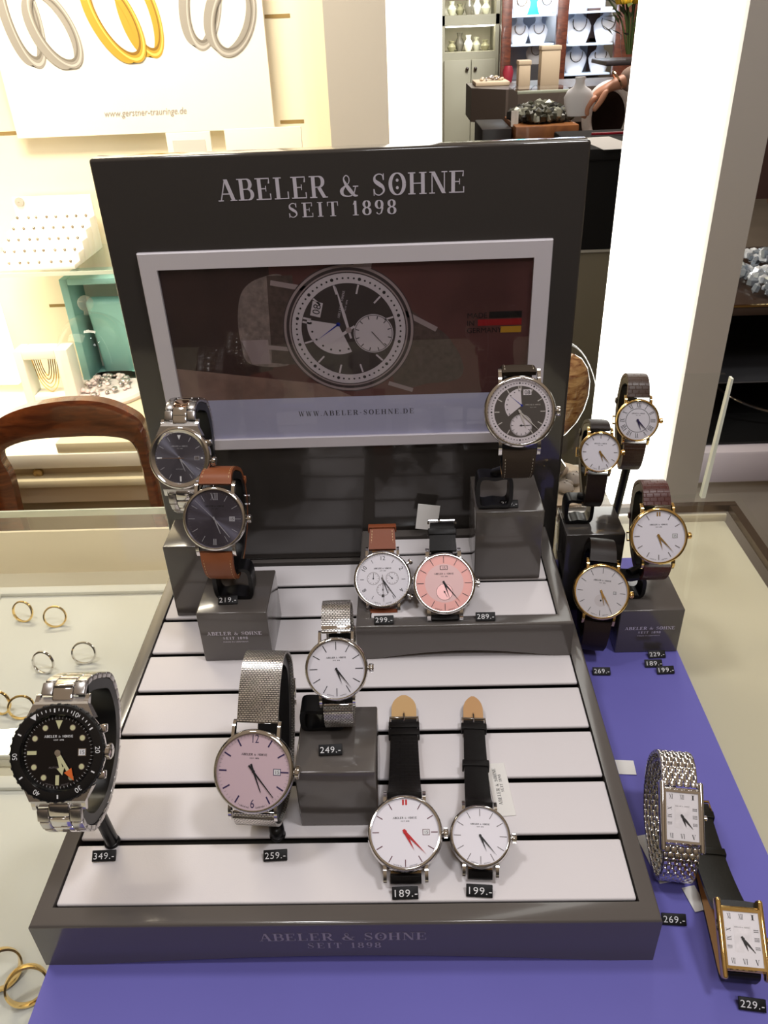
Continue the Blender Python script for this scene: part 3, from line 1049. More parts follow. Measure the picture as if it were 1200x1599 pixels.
def loop_pts(L, u, dn, dp, z0=-2.5, Lb=None, n=10):
    """closed strap course (y, z) from the upper lugs over the top, round the back, to the lower lugs"""
    Lb = Lb or L
    P = [(L, z0), (L + u * .55, z0 - 2.0), (L + u * .92, z0 - dp * .18), (L + u, z0 - dp * .42), (L + u * .78 - 1, z0 - dp * .74), (L * .45 + u * .3, z0 - dp * .98),
         (-L * .35, z0 - dp), (-Lb - dn * .45 + 2, z0 - dp * .78), (-Lb - dn, z0 - dp * .46), (-Lb - dn * .88, z0 - dp * .2), (-Lb - dn * .42, z0 - 2.2), (-Lb, z0)]
    return [(p.x, p.y) for p in catmull([(a, b, 0) for a, b in P], n)]
def cum(path):
    s = [0]
    for i in range(1, len(path)):
        s.append(s[-1] + math.hypot(path[i][0] - path[i - 1][0], path[i][1] - path[i - 1][1]))
    return s
def at_len(path, s, d):
    for i in range(1, len(path)):
        if s[i] >= d:
            k = (d - s[i - 1]) / max(1e-9, s[i] - s[i - 1])
            a, b = path[i - 1], path[i]
            l = math.hypot(b[0] - a[0], b[1] - a[1]) or 1
            return (a[0] + (b[0] - a[0]) * k, a[1] + (b[1] - a[1]) * k), ((b[0] - a[0]) / l, (b[1] - a[1]) / l)
    a, b = path[-2], path[-1]
    l = math.hypot(b[0] - a[0], b[1] - a[1]) or 1
    return b, ((b[0] - a[0]) / l, (b[1] - a[1]) / l)
def stitches(mb, path, wf, th, m, inset=1.7, gap=2.2, ln=1.3, start=2.5, end=1.0):
    s = cum(path)
    d = start
    while d < s[-1] - end:
        p, t = at_len(path, s, d)
        n = (-t[1], t[0])
        wv = wf(d / s[-1]) / 2 - inset
        for sg in (-1, 1):
            x = sg * wv
            h = th / 2 + .18
            o = (p[0] + n[0] * h, p[1] + n[1] * h)
            mb.add([(x - .22, o[0] - t[0] * ln / 2, o[1] - t[1] * ln / 2), (x + .22, o[0] - t[0] * ln / 2, o[1] - t[1] * ln / 2),
                    (x + .22, o[0] + t[0] * ln / 2, o[1] + t[1] * ln / 2), (x - .22, o[0] + t[0] * ln / 2, o[1] + t[1] * ln / 2)], [[0, 1, 2, 3]], m)
        d += gap
def frame_M(p, t):
    """local frame on a strap: x across, y along travel, z outward"""
    n = (-t[1], t[0])
    return Matrix(((1, 0, 0, 0), (0, t[0], n[0], p[0]), (0, t[1], n[1], p[1]), (0, 0, 0, 1)))

def make_watch(name, label, M, R, S):
    """S: options. All watch coordinates in millimetres: x to three o'clock, y to twelve, z out of the dial"""
    o = empty(name, M=M)
    tag(o, label, 'watch', 'wristwatches on display')
    metal = S.get('metal', STEEL)
    bw = S.get('band', 20)
    def part(nm, mb, smooth=40, label=None):
        q = mb.build(nm, o, smooth)
        if label:
            q['label'] = label
        return q
    mm = lambda: MB(.001)
    H = S.get('h', 7.0)
    zd = 1.0
    rect = S.get('rect')
    if not rect:
        rb = S.get('dial_r', .885) * R
        mb = mm()
        mb.lathe([(R * .80, -H * .62), (R * .93, -H * .55), (R * .985, -H * .25), (R, 0), (R * .985, 1.0), (R * .96, 1.3)], metal, 72, True)
        Ll = S.get('lug', R * 1.15)
        lw = S.get('lugw', 2.1)
        for sx_ in (-1, 1):
            for sy_ in (-1, 1):
                xi, xo = sx_ * (bw / 2 + .3), sx_ * (bw / 2 + .3 + lw)
                prof = [(R * .72, .4), (R * .9, .6), (R * 1.02, -.2), (Ll, -2.2), (Ll + .6, -3.4), (Ll, -4.0), (R * .95, -3.2), (R * .72, -2.6)]
                poly = [(sy_ * y, z) for y, z in prof]
                vs = [(xi, y, z) for y, z in poly] + [(xo, y, z) for y, z in poly]
                n = len(poly)
                fs = [list(range(n)), list(range(n, 2 * n))[::-1]] + [[i, n + i, n + (i + 1) % n, (i + 1) % n] for i in range(n)]
                if sx_ * sy_ < 0:
                    fs = [f[::-1] for f in fs]
                mb.add(vs, fs, metal)
        if S.get('guards'):
            for a in (62, 118):
                c = (R * 1.02 * math.sin(math.radians(a)), R * 1.02 * math.cos(math.radians(a)), -1)
                mb.box(c, (4.5, 4.0, 3.6), metal, .8)
        if S.get('chamfer'):
            for sy_ in (-1, 1):
                ya, yb, yc = R * .70, R * 1.0, Ll - 1.0
                wa, wb, wc = R * .74, R * .60, bw / 2 + .4
                q = [(-wa, sy_ * ya, .9), (wa, sy_ * ya, .9), (wb, sy_ * yb, .5), (-wb, sy_ * yb, .5), (wc, sy_ * yc, -2.4), (-wc, sy_ * yc, -2.4), (wc, sy_ * yc, -4.2), (-wc, sy_ * yc, -4.2), (-wa, sy_ * ya, -4.2), (wa, sy_ * ya, -4.2)]
                ff = [[0, 1, 2, 3], [3, 2, 4, 5], [5, 4, 6, 7], [7, 6, 9, 8], [1, 9, 6, 4, 2], [0, 3, 5, 7, 8]]
                mb.add(q, ff if sy_ > 0 else [f[::-1] for f in ff], BRUSH)
        part('case', mb)
        if S.get('diver'):
            mb = mm()
            prof = [(R * .96, .6), (R * 1.0, .8), (R * 1.005, 2.4), (R * .985, 3.0)]
            mb.lathe(prof, BLACKM, 120)
            n = 40
            for k in range(n):
                a = 2 * PI * k / n
                Rz = Matrix.Rotation(a, 4, 'Z')
                mb.box((R * 1.0 * math.cos(a), R * 1.0 * math.sin(a), 1.7), (1.1, 1.5, 2.0), mat('bezel_edge', (0.05, 0.05, 0.05, 1), .3, .8), .3, 1, Rz)
            part('bezel', mb)
            mb = mm()
            mb.lathe([(R * .985, 3.0), (R * .93, 3.25), (R * .80, 3.15), (R * .775, 2.4)], mat('bezel_insert_black', (0.006, 0.006, 0.007, 1), .15, 0, .5), 100)
            z = 3.32
            off = -34
            for k in range(60):
                a = math.radians(6 * k + off)
                if k in (10, 20, 30, 40, 50) or k == 0:
                    continue
                long_ = k % 5 == 0
                if k > 15 and not long_:
                    continue
                s, c = math.sin(a), math.cos(a)
                r0, r1, w2 = R * (.845 if long_ else .87), R * .925, (.33 if long_ else .2)
                mb.quad([(s * r0 - c * w2, c * r0 + s * w2, z), (s * r0 + c * w2, c * r0 - s * w2, z), (s * r1 + c * w2, c * r1 - s * w2, z), (s * r1 - c * w2, c * r1 + s * w2, z)], WHITE_INK)
            for k, txt in ((10, '10'), (20, '20'), (30, '30'), (40, '40'), (50, '50')):
                a = math.radians(6 * k + off)
                s, c = math.sin(a), math.cos(a)
                U, V = (c, -s, 0), (s, c, 0)
                sans_text(mb, txt, R * .105, (s * R * .835, c * R * .835, z), U, V, WHITE_INK)
            a = math.radians(off)
            s, c = math.sin(a), math.cos(a)
            mb.quad([(s * R * .82, c * R * .82, z), (s * R * .94 + c * 1.6, c * R * .94 - s * 1.6, z), (s * R * .94 - c * 1.6, c * R * .94 + s * 1.6, z)], WHITE_INK)
            part('bezel_insert', mb, 30, 'black rotating bezel insert with white minute numerals')
            rb = R * .775
        else:
            mb = mm()
            mb.lathe([(R * .985, 1.0), (R * .985, 1.6), (R * .955, 2.3), (R * .92, 2.55), (R * .90, 2.45), (rb, 1.1)], metal, 84)
            part('bezel', mb)
        mb = mm()
        crn = S.get('crown', 3.0)
        ca = math.radians(S.get('crown_ang', 90))
        Rz = Matrix.Rotation(PI / 2 - ca, 4, 'Z') @ Matrix.Translation((R * .97, 0, -.8)) @ Matrix.Rotation(PI / 2, 4, 'Y')
        mb.M = Rz
        prof = [(crn * .5, -.5), (crn * .5, .6), (crn * .9, .8), (crn, 1.2), (crn, 3.0), (crn * .85, 3.4), (.01, 3.5)]
        mb.lathe(prof, metal, 24)
        for k in range(14):
            a = 2 * PI * k / 14
            mb.box((crn * math.cos(a), crn * math.sin(a), 2.1), (.5, .5, 1.7), metal, 0, 1, Matrix.Rotation(a, 4, 'Z'))
        part('crown', mb)
        if S.get('pushers'):
            for a in (58, 122):
                mb = mm()
                mb.M = Matrix.Rotation(PI / 2 - math.radians(a), 4, 'Z') @ Matrix.Translation((R * .97, 0, -.6)) @ Matrix.Rotation(PI / 2, 4, 'Y')
                mb.lathe([(1.0, 0), (1.0, 2.0), (1.9, 2.1), (2.0, 2.5), (2.0, 4.0), (1.6, 4.3), (.01, 4.3)], metal, 20)
                part('pusher', mb)
        # dial
        mb = mm()
        z = zd
        dm = S['dial']
        if S.get('fan'):
            fan_dial(mb, rb, D_FAN, D_RING, BLACK_INK, mat('applied_silver', (0.75, 0.72, 0.7, 1), .25, .6), z, .07)
        else:
            mb.disk(rb, z, dm, 96)
            z += .05
            if S.get('dial2'):
                mb.disk(rb * .66, z, S['dial2'], 80)
                z += .05
            S['draw'](mb, rb, z)
        part('dial', mb, 20)
        if S.get('diver'):
            mb = mm()
            mb.lathe([(rb * 1.0, 2.35), (rb * .95, zd + .2), (rb * .95, zd)], mat('rehaut', (0.05, 0.05, 0.05, 1), .25, .9), 80)
            part('inner_ring', mb)
        # hands
        hm, mmn = S.get('hour_ang', 160), S.get('min_ang', 142)
        hc = S.get('hand', BLACK_INK)
        st = S.get('hand_style', 'dauphine')
        hw = S.get('hand_w', 1.5)
        for nm, a, L_, zz in (('hour_hand', hm, .56, 1.45), ('minute_hand', mmn, .84, 1.70)):
            mb = mm()
            hand(mb, a, rb * L_ * S.get('hand_k', 1), rb * S.get('tail', .08), hw * (1 if nm[0] == 'h' else .85), .35, zz, hc, st)
            mb.lathe([(hw * .7, zz), (hw * .7, zz + .2), (.01, zz + .22)], hc, 16)
            if S.get('diver'):
                mb.M = Matrix.Rotation(-math.radians(a), 4, 'Z')
                k_ = rb * L_
                mb.prism([(-.75, rb * .10), (.75, rb * .10), (.75, k_ * .74), (-.75, k_ * .74)], zz + .12, zz + .2, LUME)
                if nm[0] == 'm':
                    mb.prism([(-2.0, k_ * .66), (2.0, k_ * .66), (0, k_ * 1.04)], zz + .15, zz + .28, ORANGE)
                else:
                    mb.prism([(-1.9, k_ * .72), (1.9, k_ * .72), (0, k_ * 1.1)], zz + .15, zz + .28, LUME)
            part(nm, mb, 30)
        if S.get('sec'):
            a, m_, cpos, L_ = S['sec']
            mb = mm()
            hand(mb, a, rb * L_, rb * (.18 if cpos == (0, 0) else .05), .35, .22, 1.95 if cpos == (0, 0) else 1.3, m_, 'baton', .08, (cpos[0] * rb, cpos[1] * rb))
            mb.M = Matrix.Translation((cpos[0] * rb, cpos[1] * rb, 1.95 if cpos == (0, 0) else 1.3))
            mb.lathe([(.55, 0), (.55, .15), (.01, .17)], m_, 12)
            part('second_hand', mb, 30)
        mb = mm()
        zc = 2.45
        rc = R * .905 if not S.get('diver') else R * .79
        if S.get('diver'):
            zc = 2.9
        mb.lathe([(.01, zc + .55), (rc * .35, zc + .5), (rc * .7, zc + .32), (rc * .93, zc + .08), (rc, zc - .1)], CRYSTAL, 64)
        part('crystal', mb, 60)
        Ltop = Lbot = S.get('Lband', Ll - .4 if S['strap'] != 'leather' else R * 1.05)
    else:
        # rectangular case
        W2, H2 = rect
        mb = mm()
        mb.box((0, 0, -1.2), (W2 * 2, H2 * 2, 5.2), metal, 1.3, 4)
        for sx_ in (-1, 1):
            mb.box((sx_ * (W2 - 1.0), 0, -.6), (2.6, H2 * 2 + 7.0, 5.6), metal, 1.2, 4)
        part('case', mb)
        mb = mm()
        ix, iy = W2 - 2.6, H2 - 2.4
        zt = 2.0
        lo = [(-W2 + .9, -H2 + .7), (W2 - .9, -H2 + .7), (W2 - .9, H2 - .7), (-W2 + .9, H2 - .7)]
        li = [(-ix, -iy), (ix, -iy), (ix, iy), (-ix, iy)]
        vs = [(x, y, 1.2) for x, y in lo] + [(x * .96, y * .97, zt) for x, y in lo] + [(x, y, zt - .1) for x, y in li] + [(x, y, 1.42) for x, y in li]
        fs = [[k * 4 + i, k * 4 + (i + 1) % 4, k * 4 + 4 + (i + 1) % 4, k * 4 + 4 + i] for k in range(3) for i in range(4)]
        mb.add(vs, fs, metal)
        part('bezel', mb, 25)
        mb = mm()
        mb.M = Matrix.Translation((W2 + .2, 0, -1)) @ Matrix.Rotation(PI / 2, 4, 'Y')
        mb.lathe([(.8, -.5), (.8, .3), (1.5, .4), (1.6, 1.6), (1.0, 2.0), (.01, 2.4)], metal, 16)
        part('crown', mb)
        mb = mm()
        z = 1.43
        mb.quad([(-ix, -iy, z), (ix, -iy, z), (ix, iy, z), (-ix, iy, z)], S['dial'])
        z += .04
        S['draw'](mb, ix, iy, z)
        part('dial', mb, 0)
        for nm, a, L_, zz in (('hour_hand', 160, iy * .46, 1.6), ('minute_hand', 138, iy * .66, 1.75)):
            mb = mm()
            hand(mb, a, L_, 1.2, 1.1, .2, zz, BLACK_INK, 'sword', .1)
            mb.lathe([(.7, zz), (.7, zz + .13), (.01, zz + .14)], BLACK_INK, 12)
            part(nm, mb, 30)
        mb = mm()
        mb.quad([(-ix, -iy, 1.95), (ix, -iy, 1.95), (ix, iy, 1.95), (-ix, iy, 1.95)], CRYSTAL)
        part('crystal', mb, 0)
        Ltop = Lbot = H2 + 1.2
    # strap or bracelet
    kind = S['strap']
    u, dn, dp = S.get('loop', (12, 12, 46))
    path = S['path'] if 'path' in S else loop_pts(Ltop, u, dn, dp, Lb=S.get('Lbot'))
    th = S.get('th', 2.6)
    sm = S.get('leather', L_BLACK)
    lining = S.get('lining', LINING)
    if kind == 'leather':
        N = len(path)
        k = int(N * S.get('split', .52))
        bk = S.get('taper', .82)
        up, lowp = path[:k + 1], path[k:][::-1]
        wfu = lambda t: bw * (1 - (1 - bk) * min(1, t * 1.3))
        mb = mm()
        tf = lambda t: th * (1.35 - .45 * min(1, t * 3))
        mb.band(up, wfu, tf, sm, lining, crown=.10)
        if S.get('stitch'):
            stitches(mb, up, wfu, th * 1.12, S['stitch'])
        part('strap', mb, 50)
        low = lowp[::-1]
        wfl = lambda t: bw * (bk + (1 - bk) * max(0, (t - .25) / .75))
        mb = mm()
        tf2 = lambda t: th * (1.35 - .45 * min(1, (1 - t) * 3))
        mb.band(low, wfl, tf2, sm, lining, crown=.10)
        if S.get('stitch'):
            stitches(mb, low, wfl, th * 1.12, S['stitch'], start=1, end=2.5)
        part('strap', mb, 50)
        s = cum(path)
        d0 = s[k]
        for what, dist in S.get('top', ()):
            p, t = at_len(path, s, dist)
            mb = mm(); mb.M = frame_M(p, t)
            wv = bw * .90
            if what == 'keeper':
                mb.box((0, 0, th / 2 + .5), (wv + 2.4, 4.6, 1.2), sm, .45)
                for sg in (-1, 1):
                    mb.box((sg * (wv / 2 + .9), 0, -.6), (.9, 4.6, th + 1.6), sm, .3)
                part('keeper', mb)
            else:
                mb.tube([(-wv / 2 - 1, -4, 1.0), (-wv / 2 - 1, 4.5, 2.2), (wv / 2 + 1, 4.5, 2.2), (wv / 2 + 1, -4, 1.0)], .8, metal, 8)
                mb.tube([(-1.5, -3, 2.2), (-2, 6.0, 3.0)], .6, metal, 6)
                part('buckle', mb)
        for dd in (() if S.get('top') else (4, -12)):
            p, t = at_len(path, s, d0 + dd - 2)
            mb = mm(); mb.M = frame_M(p, t)
            wv = bw * bk + 2.0
            hh = th + 1.6
            q = [(-wv / 2, 0, -hh / 2), (wv / 2, 0, -hh / 2), (wv / 2, 0, hh / 2), (-wv / 2, 0, hh / 2)]
            if dd == 4:
                mb.tube([(-wv / 2 - .6, -3, 1.6), (wv / 2 + .6, -3, 1.6), (wv / 2 + .6, 3, 1.6), (-wv / 2 - .6, 3, 1.6)], .75, metal, 8, True)
                mb.tube([(0, -3, 1.8), (0, 3.4, 2.2)], .5, metal, 6)
                part('buckle', mb)
            else:
                for yy in (0,):
                    mb.box((0, 0, hh / 2 - .3), (wv, 4.2, .9), sm, .3)
                    for sg in (-1, 1):
                        mb.box((sg * (wv / 2 - .3), 0, 0), (.9, 4.2, hh), sm, .3)
                part('keeper', mb)
    elif kind == 'mesh':
        mb = mm()
        mb.band(path, lambda t: bw, 1.3, MESH_S, MESH_S, crown=.05, nx=4)
        part('mesh_band', mb, 50)
        for sy_ in (-1, 1):
            mb = mm()
            y0 = Ltop - .2 if sy_ > 0 else -S.get('Lbot', Lbot) + .2
            mb.box((0, y0 + sy_ * 1.6, -3.2 if sy_ > 0 else -3.8), (bw + .2, 4.2, 2.2), metal, .5)
            part('end_piece', mb)
        s = cum(path)
        p, t = at_len(path, s, s[-1] * .42)
        mb = mm(); mb.M = frame_M(p, t)
        mb.box((0, 0, .6), (bw + 1.6, 12, 2.2), metal, .5)
        mb.box((0, 9, .9), (bw + 1.6, 3, 1.2), metal, .4)
        part('clasp', mb)
    elif kind == 'oyster':
        s = cum(path)
        pitch = S.get('pitch', 6.2)
        n = int(s[-1] / pitch)
        pitch = s[-1] / n
        mb = mm()
        mc = S.get('center', STEEL)
        for i in range(-1, n):
            p, t = at_len(path, s, max(.01, pitch * (i + .5)))
            tt = max(0, i) / (n - 1)
            wv = bw * (.80 + .20 * abs(2 * tt - 1))
            mb.M = frame_M(p, t)
            clasp = .40 < tt < .56
            cw = wv * .46
            if clasp:
                mb.box((0, 0, 0), (wv, pitch * 1.02, 3.0), metal, .5)
                continue
            first = S.get('reflect_link') and i == 1
            if i < 0:
                mb.M = frame_M(*at_len(path, s, .6))
                mb.box((0, 0, .1), (cw, pitch * .93, 2.9), mc, .7, 2)
                continue
            for sg in (-1, 1):
                mb.box((sg * (cw / 2 + (wv - cw) / 4 + .05), 0, 0), ((wv - cw) / 2 - .12, pitch * .95, 3.0), BRUSH, .7, 2)
            mb.M = frame_M(*at_len(path, s, min(s[-1], pitch * (i + 1.0))))
            mb.box((0, -pitch * .12, .1), (cw, pitch * .93, 2.9), ROSE if first else mc, .7, 2)  # one steel centre link tinted rose to stand for a warm reflection
        part('bracelet', mb, 40)
    elif kind == 'bricks':
        s = cum(path)
        pitch = 2.9
        n = int(s[-1] / pitch)
        pitch = s[-1] / n
        mb = mm()
        for i in range(n):
            p, t = at_len(path, s, pitch * (i + .5))
            mb.M = frame_M(p, t)
            cols = 5 if i % 2 == 0 else 4
            cw = bw / 5
            for c in range(cols):
                x = (c - (cols - 1) / 2) * cw
                mb.box((x, 0, 0), (cw * .92, pitch * 1.45, 2.2), STEEL, .75, 2)
            if i % 2:
                for sg in (-1, 1):
                    mb.box((sg * (bw / 2 - cw * .25), 0, 0), (cw * .42, pitch * 1.3, 2.0), BRUSH, .4, 1)
        part('bracelet', mb, 50)
    return o, path

def orient(az, el, spin=0):
    a, e, s = math.radians(az), math.radians(el), math.radians(spin)
    Z = Vector((math.sin(a) * math.cos(e), -math.cos(a) * math.cos(e), math.sin(e)))
    X = Vector((math.cos(a), math.sin(a), 0))
    Y = Z.cross(X)
    X2 = X * math.cos(s) + Y * math.sin(s)
    Y2 = -X * math.sin(s) + Y * math.cos(s)
    return X2, Y2, Z
def watch_M(pos, az, el, spin=0):
    X, Y, Z = orient(az, el, spin)
    return Matrix(((X.x, Y.x, Z.x, pos[0]), (X.y, Y.y, Z.y, pos[1]), (X.z, Y.z, Z.z, Z0 + pos[2]), (0, 0, 0, 1)))

def holder(M, path, bw, foot, label, clip=None, clear=False, k0=.16, k1=.90, inset=4.2):
    """C-shaped display ring inside the strap with a stem or a clip foot down to the surface"""
    m = CLEAR if clear else BLACK
    fx, fy, fz = foot
    o = empty('watch_holder', (fx, fy, Z0 + fz))
    tag(o, label, 'watch holder', 'ring holders inside the watches')
    inv = Matrix.Translation((-fx, -fy, -Z0 - fz))
    N = len(path)
    cy = sum(p[0] for p in path) / N
    cz = sum(p[1] for p in path) / N
    ins = []
    for i in range(int(N * k0), int(N * k1)):
        a, b = path[i - 1], path[(i + 1) % N]
        l = math.hypot(b[0] - a[0], b[1] - a[1]) or 1
        n = (-(b[1] - a[1]) / l, (b[0] - a[0]) / l)
        ins.append((path[i][0] - n[0] * inset, path[i][1] - n[1] * inset))
    mb = MB()
    S3 = Matrix.Diagonal((.001, .001, .001, 1))
    mb.M = inv @ M @ S3
    mb.band(ins, bw * .84, 1.8 if clear else 5.0, m, m, nx=2)
    mb.build('ring', o, 50)
    # lowest point of the ring in the world
    best = min(ins, key=lambda p: (M @ Vector((0, p[0] * .001, p[1] * .001))).z)
    low = M @ Vector((0, best[0] * .001, best[1] * .001))
    mb = MB()
    mb.M = inv
    g = Vector((fx, fy, Z0 + fz))
    if clip:
        wd, ht, dx = clip
        c = Vector((fx, fy, Z0 + fz))
        pts = [(-wd / 2, ht * .0 + .0015), (wd / 2, .0015), (wd / 2, ht), (-wd / 2, ht)]
        loop = catmull([(c.x + dx + x, c.y, c.z + z) for x, z in [(-wd * .42, .0015), (0, .0012), (wd * .42, .0015), (wd * .5, ht * .5), (wd * .42, ht - .0012), (0, ht - .001), (-wd * .42, ht - .0012), (-wd * .5, ht * .5)]], 6, True)
        vs, fs = [], []
        n = len(loop)
        cc = sum(loop, Vector()) / n
        for p in loop:
            d = (p - cc)
            q = cc + d * .72 if False else p - Vector((d.x, 0, d.z)).normalized() * .0028
            for yy in (-.006, .006):
                vs.append((p.x, p.y + yy, p.z))
                vs.append((q.x, q.y + yy, q.z))
        for i in range(n):
            j = (i + 1) % n
            a, b = 4 * i, 4 * j
            fs += [[a, b, b + 2, a + 2], [a + 1, a + 3, b + 3, b + 1], [a, a + 1, b + 1, b], [a + 2, b + 2, b + 3, a + 3]]
        mb.add(vs, fs, m)
        mb.tube([(c.x + dx, c.y, c.z + ht - .001), ((c.x + dx + low.x) / 2, (c.y + low.y) / 2, (c.z + ht + low.z) / 2), (low.x, low.y, low.z)], .0035, m, 10)
        mb.build('clip_foot', o, 50)
    else:
        mid = Vector((low.x * .5 + g.x * .5, low.y * .6 + g.y * .4, low.z * .55 + g.z * .45))
        pts = catmull([low, mid, (g.x, g.y, g.z + .004), (g.x, g.y, g.z + .001)], 5)
        mb.tube(pts, .0040, m, 12, flat=.8)
        mb.build('stem', o, 50)
        mb = MB(); mb.M = inv
        mb.lathe([(.0001, .0), (.0042, 0), (.0044, .0006), (.0042, .0014), (.0035, .002)], m, 24, False, True)
        for i in range(len(mb.v)):
            mb.v[i] = mb.v[i] + Vector((0, 0, 0))
        mb2 = MB()
        mb2.lathe([(.0001, .0), (.0042, 0), (.0044, .0006), (.0042, .0014), (.0035, .002)], m, 24, False, True)
        mb2.build('foot', o, 50)
    return o

def price(txt, pos, az, label, tilt=38, k=1.0):
    o = empty('price_tag', (pos[0], pos[1], Z0 + pos[2]))
    o.rotation_euler = (0, 0, math.radians(az))
    tag(o, label, 'price tag', 'black price tags')
    e = math.radians(tilt)
    L_, Hh, th = .0125 * k, .0056 * k, .0012
    R = Matrix.Rotation(e, 4, 'X')       # plate lying back from upright
    base = Matrix.Translation((0, 0, .0011)) @ R
    mb = MB(); mb.M = base
    mb.box((0, Hh / 2, -th / 2), (L_, Hh, th), mat('black_tag_plastic', (0.007, 0.007, 0.008, 1), .5, 0, .25), .0003, 2)
    mb.build('plate', o)
    mb = MB(); mb.M = base
    sans_text(mb, txt, Hh * .56, (0, Hh * .22, .00006), (1, 0, 0), (0, 1, 0), WHITE_INK, spacing=1.12, width=L_ * .86)
    q = mb.build('price_lettering', o, 0)
    q['label'] = 'white figures ' + txt
    return o

# dial designs -------------------------------------------------------
def date_win(mb, R, z, x=.66, w=.10, h=.085, ink=BLACK_INK, face=WHITE_INK, num='15'):
    mb.quad([(R * (x - w), -R * h, z), (R * (x + w), -R * h, z), (R * (x + w), R * h, z), (R * (x - w), R * h, z)], ink)
    mb.quad([(R * (x - w * .82), -R * h * .8, z + .04), (R * (x + w * .82), -R * h * .8, z + .04), (R * (x + w * .82), R * h * .8, z + .04), (R * (x - w * .82), R * h * .8, z + .04)], face)
    sans_text(mb, num, R * h * 1.05, (R * x, -R * h * .52, z + .08), (1, 0, 0), (0, 1, 0), BLACK_INK)
def foot_text(mb, R, z, m):
    for sg, s in ((-1, 'MADE IN'), (1, 'GERMANY')):
        a = sg * math.radians(14)
        x, y = R * .93 * math.sin(a), -R * .93 * math.cos(a)
        sans_text(mb, s, R * .035, (x, y, z), (math.cos(a), math.sin(a) * sg * sg, 0), (-math.sin(a), math.cos(a), 0), m, width=R * .24)
def d_plain(ink, r0, r1, wd, skip=(), brand_y=.38, date=None, twelve=None, six=None, track=False, face=WHITE_INK, gold=None):
    def f(mb, R, z):
        bars(mb, R, ink, R * r0, R * r1, wd * 1.3, z, skip)
        if track:
            minute_track(mb, R, GREY_INK, R * .88, R * .94, .12, z)
        brand(mb, R, BLACK_INK if ink is not WHITE_INK else ink, R * brand_y, z)
        foot_text(mb, R, z, BLACK_INK if ink is not WHITE_INK else ink)
        if date:
            date_win(mb, R, z, date, ink=ink if ink is not GOLD else GREY_INK, face=face)
        if twelve == 'II':
            for dx in (-.045, .045):
                mb.prism([(R * (dx - .026), R * .77), (R * (dx + .026), R * .77), (R * (dx + .026), R * .93), (R * (dx - .026), R * .93)], z, z + .14, gold or ink)
        elif twelve in ('XII', 'VI'):
            roman(mb, ink, 0, R * .78, R * .24, twelve, 0, z, .62)
        elif twelve:
            sans_text(mb, twelve, R * .22, (0, R * .72, z), (1, 0, 0), (0, 1, 0), ink, width=R * .17)
        if six == 'II':
            for dx in (-.035, .035):
                mb.prism([(R * (dx - .016), -R * .92), (R * (dx + .016), -R * .92), (R * (dx + .016), -R * .70), (R * (dx - .016), -R * .70)], z, z + .12, ink)
        elif six:
            sans_text(mb, six, R * .22, (0, -R * .92, z), (1, 0, 0), (0, 1, 0), ink, width=R * .10)
    return f
def d_diver(mb, R, z):
    minute_track(mb, R, WHITE_INK, R * .90, R * .99, .14, z, skip5=False)
    for k in (1, 2, 4, 5, 7, 8, 10, 11):
        a = math.radians(30 * k)
        mb.lathe_at = None
        dot(mb, R * .085, R * .76 * math.sin(a), R * .76 * math.cos(a), z, STEEL, 20)
        dot(mb, R * .068, R * .76 * math.sin(a), R * .76 * math.cos(a), z + .05, LUME, 20)
    mb.prism([(0, R * .62), (R * .10, R * .86), (-R * .10, R * .86)], z, z + .1, LUME)
    for a in (180, 270):
        s, c = math.sin(math.radians(a)), math.cos(math.radians(a))
        r0, r1, w2 = R * .60, R * .86, R * .05
        mb.prism([(s * r0 - c * w2, c * r0 + s * w2), (s * r0 + c * w2, c * r0 - s * w2), (s * r1 + c * w2, c * r1 - s * w2), (s * r1 - c * w2, c * r1 + s * w2)][::1], z, z + .1, LUME)
    date_win(mb, R, z, .66, .11, .10, ink=STEEL)
    brand(mb, R, WHITE_INK, R * .40, z, .72)
    sans_text(mb, 'AUTOMATIC', R * .05, (0, -R * .42, z), (1, 0, 0), (0, 1, 0), GREY_INK, width=R * .5)
    foot_text(mb, R * .95, z, GREY_INK)
PALE = mat('applied_pale_silver', rgb(190, 190, 200), .3, .5)
def d_bicol(mb, R, z):
    bars(mb, R, PALE, R * .74, R * .93, .4, z, skip=(0, 3, 6, 9))
    for a in (180, 270, 90):
        s, c = math.sin(math.radians(a)), math.cos(math.radians(a))
        r0, r1, w2 = (R * .72, R * .93, R * .03) if a != 90 else (R * .84, R * .93, R * .03)
        mb.prism([(s * r0 - c * w2, c * r0 + s * w2), (s * r0 + c * w2, c * r0 - s * w2), (s * r1 + c * w2, c * r1 - s * w2), (s * r1 - c * w2, c * r1 + s * w2)], z, z + .12, WHITE_INK)
    mb.prism([(0, R * .72), (R * .07, R * .90), (-R * .07, R * .90)], z, z + .12, WHITE_INK)
    minute_track(mb, R, PALE, R * .95, R * .985, .12, z)
    brand(mb, R, PALE, R * .44, z, .60)
    sans_text(mb, 'AUTOMATIC', R * .045, (0, -R * .46, z), (1, 0, 0), (0, 1, 0), PALE, width=R * .36)
    date_win(mb, R, z, .68, .10, .08, ink=PALE, face=GREY_INK)
